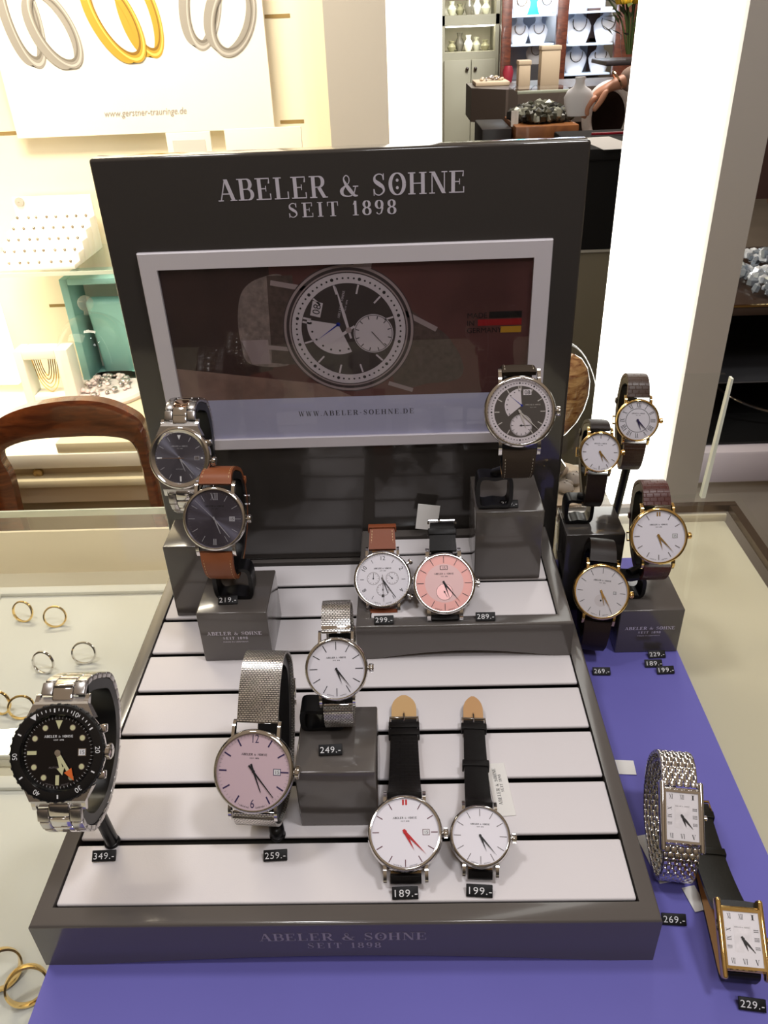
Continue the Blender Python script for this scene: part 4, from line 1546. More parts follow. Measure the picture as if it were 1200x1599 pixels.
def d_chrono(mb, R, z):
    minute_track(mb, R, GREY_INK, R * .93, R * .985, .10, z, skip5=False)
    bars(mb, R, BLACK_INK, R * .72, R * .86, .28, z, skip=(0, 2, 4, 6, 8, 10))
    for k, s in ((0, '12'), (2, '2'), (4, '4'), (8, '8'), (10, '10')):
        a = math.radians(30 * k)
        U, V = (math.cos(a), -math.sin(a), 0), (math.sin(a), math.cos(a), 0)
        sans_text(mb, s, R * .16, (R * .74 * math.sin(a), R * .74 * math.cos(a), z), U, V, BLACK_INK)
    brand(mb, R, BLACK_INK, R * .40, z, .60)
    for cx, cy in ((-.36, .04), (.36, .04), (0, -.40)):
        mb.ringflat(R * .225, R * .24, z, GREY_INK, 40, (R * cx, R * cy))
        for k in range(12):
            a = 2 * PI * k / 12
            dot(mb, R * .014, R * cx + R * .19 * math.sin(a), R * cy + R * .19 * math.cos(a), z, GREY_INK, 8)
        hand(mb, -45 if cx > 0 else 5, R * .19, R * .03, .4, .2, z + .05, BLACK_INK, 'baton', .06, (R * cx, R * cy))
        dot(mb, R * .03, R * cx, R * cy, z + .12, BLACK_INK, 10)
    mb.quad([(-R * .05, -R * .68, z), (R * .05, -R * .68, z), (R * .05, -R * .57, z), (-R * .05, -R * .57, z)], BLACK_INK)
    foot_text(mb, R, z, BLACK_INK)
def d_salmon(mb, R, z):
    bars(mb, R, mat('dark_brown_ink', rgb(60, 24, 28), .4), R * .70, R * .93, .42, z)
    mb.quad([(-R * .13, R * .46, z + .15), (R * .13, R * .46, z + .15), (R * .13, R * .60, z + .15), (-R * .13, R * .60, z + .15)], BLACK_INK)
    mb.quad([(-R * .11, R * .475, z + .2), (R * .11, R * .475, z + .2), (R * .11, R * .585, z + .2), (-R * .11, R * .585, z + .2)], D_SALMON2)
    sans_text(mb, '15', R * .085, (0, R * .487, z + .25), (1, 0, 0), (0, 1, 0), BLACK_INK)
    brand(mb, R, BLACK_INK, R * .30, z, .60)
    c = (0, -R * .30)
    mb.disk(R * .29, z, mat('dial_salmon_sub', rgb(206, 156, 152), .3, .25), 48, c)
    mb.ringflat(R * .27, R * .285, z + .05, GREY_INK, 48, c)
    foot_text(mb, R, z, BLACK_INK)
def d_roman(mb, R, z):
    mb.ringflat(R * .60, R * .625, z, BLACK_INK, 72)
    for k in range(12):
        a = math.radians(30 * k)
        s = ROM[k]
        roman(mb, BLACK_INK, R * .79 * math.sin(a), R * .79 * math.cos(a), R * .24, s, a, z, .55)
    brand(mb, R, BLACK_INK, R * .34, z, .6)
def d_sub(mb, R, z):
    bars(mb, R, BLACK_INK, R * .72, R * .93, .3, z)
    c = (0, -R * .34)
    mb.disk(R * .24, z, mat('dial_sub_pale', rgb(214, 208, 210), .4, .1), 40, c)
    dot(mb, R * .035, c[0], c[1], z + .1, BLACK_INK)
    brand(mb, R, BLACK_INK, R * .42, z, .62)
    date_win(mb, R, z, .52, .06, .06)
    foot_text(mb, R, z, BLACK_INK)
PEARL = mat('mother_of_pearl', rgb(232, 228, 232), .25, .1, var=(260, .10))
def d_rect(mb, ix, iy, z):
    for k in range(12):
        a = math.radians(30 * k)
        s, c = math.sin(a), math.cos(a)
        q = min((ix * .78) / max(abs(s), 1e-6), (iy * .82) / max(abs(c), 1e-6))
        x, y = s * q, c * q
        if k in (1, 11, 5, 7):
            x *= 1.0
        U, V = ((1, 0, 0), (0, 1, 0))
        n = ROM[k]
        h = iy * .20
        if k in (2, 3, 4, 8, 9, 10):
            U, V = ((0, -1, 0), (1, 0, 0)) if k < 6 else ((0, 1, 0), (-1, 0, 0))
            h = ix * .26
            wd = iy * (.16 if k in (3, 9) else .13)
        else:
            wd = ix * (.26 if k in (0, 6) else .22)
        serif_text(mb, n, wd, (x - V[0] * h / 2, y - V[1] * h / 2, z), U, V, BLACK_INK, track=.02, h=h)
    mb.quad([(-ix * .5, -iy * .5, z - .02), (ix * .5, -iy * .5, z - .02), (ix * .5, iy * .5, z - .02), (-ix * .5, iy * .5, z - .02)], PEARL)
    serif_text(mb, 'ABELER & SÖHNE', ix * .9, (0, iy * .40, z), (1, 0, 0), (0, 1, 0), BLACK_INK)

# the sixteen watches ------------------------------------------------
WS = []
def held(name, label, pos, az, el, spin, R, S, foot=None, hlabel=None, clip=None, clear=False, k0=.16, k1=.90):
    M = watch_M(pos, az, el, spin)
    o, path = make_watch(name, label, M, R, S)
    if foot:
        holder(M, path, S.get('band', 20), foot, hlabel, clip, clear, k0, k1)
    return o

held('steel_dive_watch', 'steel dive watch with black dial and black rotating bezel at the left edge', (-.1286, .0332, .1221), 0, 40, 0, 22,
     dict(dial=D_BLACK, draw=d_diver, diver=True, guards=True, band=21, lug=26, lugw=2.0, chamfer=True, strap='oyster', loop=(8, 13, 52), hand=STEEL, hand_w=2.0, hour_ang=166, min_ang=147, crown=3.4, h=9, tail=.05),
     (-.1270, .0470, SZ), 'black ring holder inside the steel dive watch at the left')
held('mesh_band_watch', 'large watch with rosy dial on a wide steel mesh band, front left of the tray', (-.0446, .0524, .0840), -4, 40, 0, 21,
     dict(dial=D_PINK, draw=d_plain(NAVY, .72, .92, .55, (0, 6), .40, .62, '12', '6', True), band=21.5, strap='mesh', loop=(35, 9, 46), Lbot=21.0, hand_style='baton', hand_w=1.1, tail=.2, hour_ang=158, min_ang=139, dial_r=.93, lug=24.5, lugw=1.6, h=8),
     (-.0375, .0500, SZ), 'black ring holder inside the large mesh band watch')
held('mesh_band_watch', 'small white dial watch on a narrow mesh band standing on the middle block', (-.0021, .0873, .1203), 1, 39, 0, 16.5,
     dict(dial=D_WHITE, draw=d_plain(BLACK_INK, .66, .93, .28, (), .36), band=15.3, strap='mesh', loop=(16, 12, 38), hand_w=.9, tail=.04, hour_ang=160, min_ang=142, dial_r=.91, lug=19.3, lugw=1.4, h=6.2, crown=2.1),
     (-.0050, .0890, .0780), 'black ring holder standing on the plain middle block', (.024, .017, -.007))
held('steel_bracelet_watch', 'grey dial watch on a steel bracelet at the left back, higher than its neighbour', (-.1089, .2317, .1707), -3, 24, 0, 20.5,
     dict(dial=D_GREY, draw=d_bicol, guards=True, chamfer=True, band=20, lug=24.5, strap='oyster', reflect_link=True, loop=(13, 13, 48), hand=PALE, hand_style='baton', hand_w=.9, hour_ang=159, min_ang=140, sec=(270, ROSE, (0, 0), .8), crown=2.8, crown_ang=96, dial_r=.80),
     (-.1130, .2570, .0970), 'black ring holder on the tall left block')
held('leather_strap_watch', 'grey dial watch with roman twelve on a stitched cognac strap at the left', (-.0851, .2026, .1419), -3, 28, 0, 20.5,
     dict(dial=D_GREY2, draw=d_plain(PALE, .70, .93, .22, (0, 6), .42, .62, 'XII', 'II', True, face=PALE), band=21, strap='leather', leather=TAN, lining=LINING2, stitch=STITCH, loop=(10, 18, 46), hand=PALE, hand_style='baton', hand_w=.8, hour_ang=158, min_ang=140, sec=(314, PALE, (0, 0), .93), dial_r=.885, crown=2.4, split=.46),
     (-.0820, .2080, .0768), 'black ring holder standing on the lettered left block', (.027, .026, .001))
held('chronograph_watch', 'white dial chronograph with cognac strap leaning on the step platform', (.0189, .2165, .0803), 0, 44, 0, 20,
     dict(dial=D_WHITE, draw=d_chrono, pushers=True, band=19, strap='leather', leather=TAN2, lining=LINING, stitch=STITCH, loop=(17, 3, 19), hand=BLACK_INK, hand_style='baton', hand_w=.8, hour_ang=160, min_ang=145, sec=(178, GREY_INK, (0, 0), .85), dial_r=.90, lug=22.6, lugw=1.8, crown=2.0, split=.42, th=2.2, top=[('keeper', 17)]))
held('leather_strap_watch', 'salmon pink dial watch with black strap leaning on the step platform', (.0604, .2048, .0848), 0, 44, 0, 21,
     dict(dial=D_SALMON, dial2=D_SALMON2, draw=d_salmon, band=18.5, strap='leather', leather=L_BLACKS, lining=L_BLACKS, stitch=None, loop=(20, 2, 21), hand_w=1.0, hour_ang=162, min_ang=141, sec=(153, BLACK_INK, (0, -.30), .2), dial_r=.93, lug=23.8, lugw=2.4, crown=2.8, split=.40, th=2.4, top=[('keeper', 14), ('buckle', 22)]))
held('leather_strap_watch', 'dark dial watch with pale day fan and grey brown strap right of the advertisement', (.1074, .2261, .1991), -1, 26, 0, 22,
     dict(dial=D_FAN, fan=True, band=21, strap='leather', leather=L_OLIVE, lining=LINING, stitch=STITCH_W, loop=(5, 17, 44), hand=mat('applied_silver', (0.75, 0.72, 0.7, 1), .25, .6), hand_style='sword', hand_w=1.2, hour_ang=160, min_ang=135, sec=(90, BLACK_INK, (.04, -.44), .28), dial_r=.86, lug=26, crown=3.0),
     (.1040, .2460, .1200), 'black ring holder on the tall block of the step platform', (.025, .026, -.008))
held('leather_strap_watch', 'gold watch with roman numerals and brown strap, farthest right of the panel', (.2156, .3363, .1372), -2, 22, -2, 16.5,
     dict(metal=GOLD, dial=D_WHITE, draw=d_roman, band=17, strap='leather', leather=L_BROWN, lining=LINING, loop=(17, 21, 40), hand=NAVY, hand_w=1.2, hour_ang=160, min_ang=136, dial_r=.89, lug=18.6, lugw=1.5, crown=1.9, h=6),
     (.2110, .3560, .0001), 'tall thin ring holder behind the dark block, in the farthest gold watch')
held('leather_strap_watch', 'smallest gold watch with plain white dial and dark strap, on the dark block', (.1766, .2889, .1359), 0, 24, -3, 15,
     dict(metal=GOLD, dial=D_WHITE, draw=d_plain(GREY_INK, .74, .93, .35, (), .44, twelve=None, gold=GOLD), band=14.5, strap='leather', leather=L_BROWN2, lining=LINING, loop=(6, 24, 38), hand=GOLD, hand_w=1.1, hour_ang=160, min_ang=138, dial_r=.89, lug=17.2, lugw=1.4, crown=1.8, h=6),
     (.1770, .2960, .0735), 'black ring holder on the dark block beside the panel', (.022, .022, -.010))
held('leather_strap_watch', 'gold watch with date and burgundy croc strap on the lettered right block', (.2106, .2397, .0951), -1, 30, 0, 20,
     dict(metal=GOLD, dial=D_WHITE, draw=d_plain(GREY_INK, .72, .92, .4, (0, 3), .42, .62, 'II', gold=GOLD), band=19, strap='leather', leather=L_BURG, lining=LINING, loop=(17, 10, 42), hand=GOLD, hand_w=1.3, hour_ang=165, min_ang=138, dial_r=.90, lug=22.5, lugw=1.6, crown=2.0, h=6.5),
     (.2060, .2440, .0410), 'black ring holder on the lettered right block', (.024, .020, -.010))
held('leather_strap_watch', 'gold watch with small seconds and dark brown strap between tray and right block', (.1726, .2273, .0570), -2, 36, -6, 20,
     dict(metal=GOLD, dial=D_SILVER, draw=d_sub, band=19, strap='leather', leather=L_BROWN2, lining=mat('grey_lining', rgb(120, 112, 118), .6), loop=(16, 20, 40), hand=GOLD, hand_w=1.1, hour_ang=164, min_ang=148, dial_r=.90, lug=23, lugw=1.7, crown=2.2, h=7),
     (.1690, .2450, .0012), 'black ring holder on the blue card beside the tray back corner')
held('rectangular_watch', 'silver rectangular watch on a beaded steel bracelet beside the tray right edge', (.1771, .0504, .0457), -5, 50, -2, 15,
     dict(rect=(10.8, 14.2), metal=STEEL, dial=D_SILVER, draw=d_rect, band=18.5, strap='bricks', loop=(17, 17, 46)),
     (.1770, .0640, .0012), 'clear acrylic ring holder inside the silver rectangular watch', None, True)

def wp(el, pts):
    e = math.radians(el)
    return [(dy * math.sin(e) + dz * math.cos(e), -dy * math.cos(e) + dz * math.sin(e)) for dy, dz in pts]
def lying(name, label, pos, az, el, spin, R, S, L, up, low, keepers, lining, leather, pin=True, tip=14):
    """watch lying on a surface with its closed strap pressed flat behind it"""
    M = watch_M(pos, az, el, spin)
    S = dict(S); S['strap'] = 'none'
    o, _ = make_watch(name, label, M, R, S)
    bw = S['band']
    upath = [(p.x, p.y) for p in catmull([(a, b, 0) for a, b in [(R + .8, -2.5)] + wp(el, up)], 8)]
    lpath = [(p.x, p.y) for p in catmull([(a, b, 0) for a, b in [(-R + .2, -3.0), (-R - 2.4, -6.0)] + wp(el, low)], 8)][::-1]
    mb = MB(.001)
    mb.band(upath, lambda t: bw * (1 - .16 * t), lambda t: 3.2 - 1.0 * min(1, t * 2), leather, lining, crown=.12)
    mb.build('strap', o, 50)
    s = cum(lpath)
    tot = s[-1]
    def wl(t):
        d = tot * t
        w0 = bw * .84
        return w0 * (max(.05, 1 - (1 - d / tip) ** 2.2) ** .6 if d < tip else 1)
    mb = MB(.001)
    # travelling from the tip back under the watch the outer leather faces down, so the lining is seen from above
    mb.band(lpath, wl, 2.0, leather, lining)
    q = mb.build('strap', o, 50)
    q['label'] = 'lower strap end with pale lining showing'
    su = cum(upath)
    for d in keepers:
        p, t = at_len(upath, su, su[-1] - d)
        mb = MB(.001); mb.M = frame_M(p, t)
        mb.box((0, 0, 1.5), (bw * .84 + 3.2, 4.6, 1.3), leather, .5)
        for sg in (-1, 1):
            mb.box((sg * (bw * .84 / 2 + 1.1), 0, -1.0), (1.0, 4.6, 5.0), leather, .4)
        mb.build('keeper', o)
    p, t = at_len(upath, su, su[-1] - .5)
    mb = MB(.001); mb.M = frame_M(p, t)
    hw = bw * .84 / 2 + .9
    mb.tube([(-hw, -4.5, .3), (-hw, 2.6, .2), (hw, 2.6, .2), (hw, -4.5, .3)], .8, S.get('metal', STEEL), 8)
    mb.tube([(0, -1.5, 1.3), (0, 4.0, 1.1), (0, 8.0, -.6)], .55, S.get('metal', STEEL), 8)
    mb.build('buckle', o)
    return o
lying('leather_strap_watch', 'white dial watch with red hands and black strap lying at the front of the tray', (.0316, .0381, .0520), 0, 72, 0, 19.4,
      dict(dial=D_WHITE, draw=d_plain(mat('wine_ink', rgb(90, 34, 52), .4), .74, .93, .34, (0,), .38, .60, 'II', gold=RED), band=18.5, hand=RED, hand_w=1.4, hour_ang=153, min_ang=136, dial_r=.93, lug=22.4, lugw=1.7, crown=2.2, h=7), 22.0,
      [(30, -3), (44, -8.0), (62, -11.0), (80, -12.0), (88, -12.2)], [(-14, -15.4), (6, -16.0), (40, -16.0), (78, -15.9), (94, -14.0), (108, -11.5)], (5, 11), LINING2, L_BLACK)
lying('leather_strap_watch', 'smaller white dial watch with black hands and black strap lying beside the red handed one', (.0701, .0375, .0492), 0, 70, -3, 15.8,
      dict(dial=D_WHITE, draw=d_plain(GREY_INK, .68, .93, .26, (), .38), band=14.5, hand_w=.9, tail=.05, hour_ang=158, min_ang=139, dial_r=.92, lug=18.4, lugw=1.6, crown=2.0, h=6.5), 18.0,
      [(25, -2.5), (40, -6.0), (58, -8.0), (76, -8.6), (86, -8.6)], [(-10, -11.6), (6, -12.0), (40, -12.0), (76, -12.0), (92, -10.2), (106, -8.2)], (5, 34), LINING, L_BLACKS)
lying('rectangular_watch', 'gold rectangular watch with a dark strap lying on the blue card at the right edge', (.1925, -.0038, .0262), -6, 60, 0, 14,
      dict(rect=(10.8, 14.0), metal=GOLD, dial=D_SILVER, draw=d_rect, band=18), 15.5,
      [(20, -6), (36, -12.5), (56, -17), (76, -19), (92, -19.5)], [(-6, -23.6), (10, -24.0), (40, -24.0), (70, -24.0), (92, -22.8)], (8, 34), LINING, L_OLIVEB, tip=8)

# price tags ---------------------------------------------------------
for txt, x, y, z, az, lab, k in [
    ('349.-', -.1280, .0350, SZ, 2, 'price tag reading 349 in front of the dive watch holder', 1.0),
    ('259.-', -.0367, .0340, SZ, 3, 'price tag reading 259 in front of the large mesh band watch', 1.0),
    ('249.-', -.0068, .0660, .0780, 2, 'price tag reading 249 on the middle block', 1.0),
    ('189.-', .0311, .0120, SZ, 1, 'price tag reading 189 in front of the red handed watch', 1.05),
    ('199.-', .0679, .0128, SZ, -4, 'price tag reading 199 in front of the smaller lying watch', 1.05),
    ('219.-', -.0851, .1965, .0768, 2, 'price tag reading 219 on the lettered left block', 1.05),
    ('299.-', .0195, .1882, .0635, 1, 'price tag reading 299 at the step platform edge below the chronograph', 1.05),
    ('289.-', .0873, .1895, .0635, 0, 'price tag reading 289 on the step platform below the salmon dial', 1.05),
    ('399.-', .1065, .2405, .1200, 0, 'price tag reading 399 on the tall block', 1.0),
    ('269.-', .1734, .2010, .0012, -2, 'price tag reading 269 on the blue card beside the tray back corner', 1.0),
    ('229.-', .2175, .2175, .0012, 2, 'price tag reading 229, hindmost of three in front of the right block', 1.0),
    ('189.-', .2124, .2080, .0012, 0, 'price tag reading 189, middle one of three in front of the right block', 1.0),
    ('199.-', .2190, .2010, .0012, 2, 'price tag reading 199, frontmost of three in front of the right block', 1.0),
    ('269.-', .1703, .0170, .0012, -4, 'price tag reading 269 half hidden by the front right corner of the tray', 1.0),
    ('229.-', .1945, -.0250, .0012, -8, 'price tag reading 229 below the gold rectangular watch', 1.0)]:
    price(txt, (x, y, z), az, lab, k=k)

# white paper tags ---------------------------------------------------
def paper_tag(M, w_, h_, label, text=None):
    o = empty('paper_tag', M=M)
    tag(o, label, 'paper tag')
    mb = MB(); mb.box((0, 0, .0003), (w_, h_, .0005), PAPER, .0001, 1)
    mb.build('label_paper', o)
    if text:
        mb = MB()
        serif_text(mb, text[0], h_ * .70, (-w_ * .05, h_ * .05, .0006), (0, 1, 0), (-1, 0, 0), BLACK_INK)
        serif_text(mb, text[1], h_ * .34, (w_ * .16, h_ * .1, .0006), (0, 1, 0), (-1, 0, 0), BLACK_INK, track=.2)
        q = mb.build('printed_lettering', o, 0)
        q['label'] = 'black serif print'
    return o
paper_tag(Matrix.Translation((.0856, .0780, Z0 + .0348)) @ Matrix.Rotation(math.radians(4), 4, 'Z'), .0108, .036, 'white paper tag with black print lying beside the smaller lying watch', ('ABELER & SÖHNE', 'SEIT 1898'))
paper_tag(Matrix.Translation((.0525, .2960, Z0 + .0795)) @ Matrix.Rotation(math.radians(8), 4, 'Y') @ Matrix.Rotation(math.radians(75), 4, 'X'), .017, .020, 'blank white paper tag behind the buckle of the salmon dial watch')
paper_tag(Matrix.Translation((.1720, .0560, Z0 + .0020)) @ Matrix.Rotation(math.radians(10), 4, 'Z'), .011, .030, 'white paper tag lying inside the silver bracelet of the rectangular watch')
paper_tag(Matrix.Translation((.1855, .0320, Z0 + .0014)) @ Matrix.Rotation(math.radians(12), 4, 'Z'), .0075, .014, 'tiny white tag on the blue card below the silver bracelet')
paper_tag(Matrix.Translation((.1690, .1195, Z0 + .0014)) @ Matrix.Rotation(math.radians(-4), 4, 'Z'), .014, .011, 'white tag at the tray right edge behind the silver bracelet')

# ------------------------------------------------------------------ the shop behind the counter
def wbox(name, lo, hi, m, bev=0.0):
    mb = MB(); mb.b2(lo, hi, m, bev)
    return struct(mb, name)
FLOOR = mat('brown_floor', rgb(96, 84, 72), .35, 0, .4, var=(3, .15))
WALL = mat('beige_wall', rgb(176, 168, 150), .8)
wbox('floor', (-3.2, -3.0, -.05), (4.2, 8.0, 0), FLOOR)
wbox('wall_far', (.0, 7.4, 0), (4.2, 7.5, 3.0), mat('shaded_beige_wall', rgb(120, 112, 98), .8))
wbox('wall_right', (4.1, -3, 0), (4.2, 7.4, 3.0), WALL)
wbox('wall_left', (-3.2, -3, 0), (-3.1, 1.7, 3.0), WALL)

# slatted wall panel with short slots at the left, warmly lit
mb = MB(); mb.b2((-3.1, 1.70, 0), (-.1037, 1.76, 3.0), CREAM)
SLOT = mat('slot_shadow', rgb(150, 124, 74), .8)
for (x, z) in ((-.205, .4156), (-.194, .2192), (-.81, -.1687), (-.83, .2187)):
    mb.b2((x - .026, 1.6990, Z0 + z - .0035), (x + .026, 1.7005, Z0 + z + .0035), SLOT)
struct(mb, 'wall_back')
# portal: left grey pillar with light strip, right light column with grey pillar
wbox('trim_1', (-.1030, 1.60, 0), (.0190, 1.80, 3.0), PILLAR)
mb = MB(); mb.b2((.0200, 1.615, .9), (.1300, 1.80, 3.0), LIGHT_P, .004)
tag(mb.build('light_panel'), 'tall white lit panel behind the display, left of the opening to the back room', 'light panel', 'lit panels beside the opening')
mb = MB(); mb.b2((.3040, .80, .0), (.4150, .825, 3.0), LIGHT_P, .010)
tag(mb.build('light_panel'), 'wide white lit column right of the opening, nearest the counter', 'light panel', 'lit panels beside the opening')
wbox('trim_2', (.4165, .79, 0), (.4640, .90, 3.0), PILLAR)

# wedding ring poster hanging on the slat wall
P0 = Vector((-.795, 1.672, Z0 + .2105))
po = tag(empty('wedding_ring_poster', tuple(P0)), 'large pale poster with three pairs of wedding rings on the lit wall', 'poster')
PWH, PHH = .565, .72
POSTER = mat('poster_paper', rgb(246, 238, 226), .6)
mb = MB(); mb.b2((0, 0, 0), (PWH, .006, PHH), POSTER)
R_SIL = [mat('print_silver_light', rgb(196, 190, 182), .6), mat('print_silver_mid', rgb(158, 151, 142), .6), mat('print_silver_dark', rgb(126, 118, 108), .6)]
R_GLD = [mat('print_gold_light', rgb(232, 204, 100), .6), mat('print_gold_mid', rgb(194, 154, 52), .6), mat('print_gold_dark', rgb(146, 106, 32), .6)]
def print_ring(px, rx, ry, ang, wd, cols, lay, gems=False):
    c = PY(px[0], px[1], 1.672) - P0
    a = math.radians(ang)
    n = 56
    def pt(t, k, off):
        x, y = rx * k * math.cos(t) + off[0], ry * k * math.sin(t) + off[1]
        return (c.x + x * math.cos(a) - y * math.sin(a), -.0004 - .0004 * lay, c.z + x * math.sin(a) + y * math.cos(a))
    for j, (k0, k1, col, off) in enumerate(((1.0, 1.0, cols[1], (-wd, 0)), (1.0, .955, cols[1], (0, 0)), (.955, .89, cols[0], (0, 0)), (.89, .83, cols[1], (0, 0)), (.83, .77, cols[2], (0, 0)))):
        vs, fs = [], []
        for i in range(n):
            t = 2 * PI * i / n
            if j == 0:
                p, q = pt(t, 1.0, (0, 0)), pt(t, .92, off)
            else:
                p, q = pt(t, k0, (0, 0)), pt(t, k1, (0, 0))
            vs += [(p[0], p[1] - .0003 * j, p[2]), (q[0], q[1] - .0003 * j, q[2])]
        for i in range(n):
            k = (i + 1) % n
            fs.append([2 * i, 2 * k, 2 * k + 1, 2 * i + 1])
        mb.add(vs, fs, col)
    if gems:
        for i in range(9):
            p = pt(math.radians(40 + 9 * i), .95, (0, 0))
            mb.add([(p[0] + .004 * math.cos(2 * PI * k / 10), p[1] - .0012, p[2] + .004 * math.sin(2 * PI * k / 10)) for k in range(10)], [list(range(10))], mat('print_gem', rgb(250, 248, 240), .5))
print_ring((36, 22), .034, .098, 6, .017, R_SIL, 0)
print_ring((86, 44), .040, .078, 24, .017, R_SIL, 4, True)
print_ring((222, 20), .034, .082, 12, .017, R_GLD, 0)
print_ring((180, 26), .040, .090, 26, .017, R_GLD, 4, True)
print_ring((318, 5), .036, .084, -12, .017, R_SIL, 0)
print_ring((364, 28), .044, .072, -24, .017, R_SIL, 4)
p = PY(227, 180, 1.67) - P0
sans_text(mb, 'www.gerstner-trauringe.de', .013, (p.x, -.001, p.z), (1, 0, 0), (0, 0, 1), mat('print_taupe', rgb(160, 152, 146), .6), shear=.25, width=.178)
mb.build('poster_board', po, 0)

# glass shelf and what stands on it
def gshelf(name, x0, x1, y0, y1, z, label):
    mb = MB(); mb.b2((x0, y0, Z0 + z - .008), (x1, y1, Z0 + z), CLEAR)
    o = tag(empty('glass_shelf', ((x0 + x1) / 2, y1, Z0 + z)), label, 'shelf', 'glass shelves on the lit wall')
    C(mb, 'pane', o)
    mb = MB(); mb.b2((x0, y0 - .002, Z0 + z - .008), (x1, y0 - .0002, Z0 + z), EDGE); C(mb, 'front_edge', o)
gshelf('s', -1.15, -.14, 1.46, 1.699, -.025, 'upper clear glass shelf under the ring poster')
SH2 = -.375
WHITE_F = mat('white_furniture', rgb(244, 238, 220), .6)
sb_ = tag(empty('wall_cabinet', (-.7, 1.45, 0)), 'low stepped cream cabinet along the lit wall behind the wooden chair', 'cabinet')
YF = 1.27
zv = [PY(120, v, YF).z for v in (692, 707, 727, 745, 757, 785)]
TAN_F = mat('tan_riser', rgb(176, 158, 132), .6)
mb = MB(); mb.b2((PY(88, 700, YF).x, YF, zv[1]), (-.12, 1.699, zv[0]), mat('cream_board', rgb(226, 214, 180), .6), .002); C(mb, 'top_board', sb_)
mb = MB(); mb.b2((-1.3, YF - .004, zv[2] - .004), (-.11, 1.699, zv[1] - .0005), WHITE_F, .003); C(mb, 'shelf_slab', sb_)
mb = MB(); mb.b2((-1.29, YF + .02, zv[3]), (-.115, 1.698, zv[2] - .0045), TAN_F); C(mb, 'riser', sb_)
mb = MB(); mb.b2((-1.3, YF - .012, zv[4]), (-.11, 1.698, zv[3] - .0005), mat('cream_trim', rgb(214, 202, 170), .6), .004); C(mb, 'moulding', sb_)
mb = MB(); mb.b2((-1.29, YF + .004, zv[5]), (-.115, 1.698, zv[4] - .0005), mat('tan_drawer_front', rgb(196, 176, 146), .6)); C(mb, 'drawer_front', sb_)
mb = MB(); mb.b2((-1.29, YF + .03, 0), (-.115, 1.698, zv[5] - .0005), mat('tan_plinth', rgb(160, 142, 112), .6)); C(mb, 'plinth', sb_)
pk = PY(61, 737, YF + .02)
mb = MB(); mb.M = Matrix.Translation((pk.x, YF + .0195, pk.z)) @ Matrix.Rotation(PI / 2, 4, 'X'); mb.lathe([(.011, 0), (.011, .008), (.008, .011), (.001, .011)], mat('brass_lock', rgb(170, 140, 90), .3, .7), 20); C(mb, 'lock', sb_)
SH2 = zv[0] - Z0
xl = PY(12, 520, 1.62).x
mb = MB(); mb.b2((xl - .16, 1.60, Z0 + SH2 + .0005), (xl, 1.63, Z0 - .045), mat('dim_light_panel', (1, .97, .88, 1), .5, emit=1.1), .004)
tag(mb.build('light_panel'), 'low white lit panel at the left edge behind the wooden chair', 'light panel', 'lit panels beside the opening')

# earring display: stepped white board with pairs of earrings
T1 = Matrix.Translation((-.775, 1.475, Z0 - .0248))
ed = tag(empty('earring_display', M=T1), 'white stepped earring display with rows of earrings on the glass shelf', 'earring display')
mb = MB()
n = 5
for i in range(n):
    mb.b2((-.062, .036 * i, 0), (.118, .036 * (i + 1), .010 + .016 * i), mat('white_board', rgb(246, 240, 230), .6), .002)
mb.b2((-.062, .18, 0), (.118, .188, .118), mat('white_board', rgb(246, 240, 230), .6), .002)
mb.build('stepped_board', ed)
mb = MB()
random.seed(3)
for i in range(n):
    for j in range(8):
        x = -.050 + j * .022 + random.uniform(-.003, .003)
        mb.box((x, .036 * i + .016, .010 + .016 * i + .0035), (.006, .006, .006), mat('earring_metal', rgb(150, 138, 124), .25, .8), .002, 1, Matrix.Rotation(random.uniform(0, 1.5), 4, 'Z'))
q = mb.build('earrings', ed); q['kind'] = 'stuff'
mb = MB(); mb.M = Matrix.Translation((-.045, .178, .108)) @ Matrix.Rotation(PI / 2, 4, 'X'); mb.lathe([(.010, 0), (.010, .003), (.001, .004)], mat('brand_disc', rgb(176, 170, 160), .5), 20); mb.build('round_badge', ed)

# teal presentation box standing open against the wall
TEAL = mat('teal_leatherette', rgb(140, 188, 182), .6)
TEAL2 = mat('teal_satin', rgb(150, 204, 198), .45)
tb = tag(empty('presentation_box', (-.69, 1.63, Z0 + SH2 + .0005)), 'teal presentation box standing upright behind the glass cloche', 'box')
bx0, bx1, bz0, bz1 = -.748, -.44, SH2 + .0005, -.075
mb = MB()
for lo, hi in (((bx0, bz0), (bx0 + .018, bz1)), ((bx1 - .018, bz0), (bx1, bz1)), ((bx0 + .018, bz1 - .014), (bx1 - .018, bz1)), ((bx0 + .018, bz0), (bx1 - .018, bz0 + .014))):
    mb.b2((lo[0], 1.585, Z0 + lo[1]), (hi[0], 1.685, Z0 + hi[1]), TEAL, .002)
mb.b2((bx0 + .018, 1.675, Z0 + bz0 + .014), (bx1 - .018, 1.683, Z0 + bz1 - .014), mat('white_satin', rgb(236, 232, 220), .5))
C(mb, 'box_shell', tb)
mb = MB(); mb.box((-.585, 1.645, Z0 - .245), (.255, .035, .225), TEAL2, .010, 3, Matrix.Rotation(math.radians(8), 4, 'X')); C(mb, 'cushion', tb)

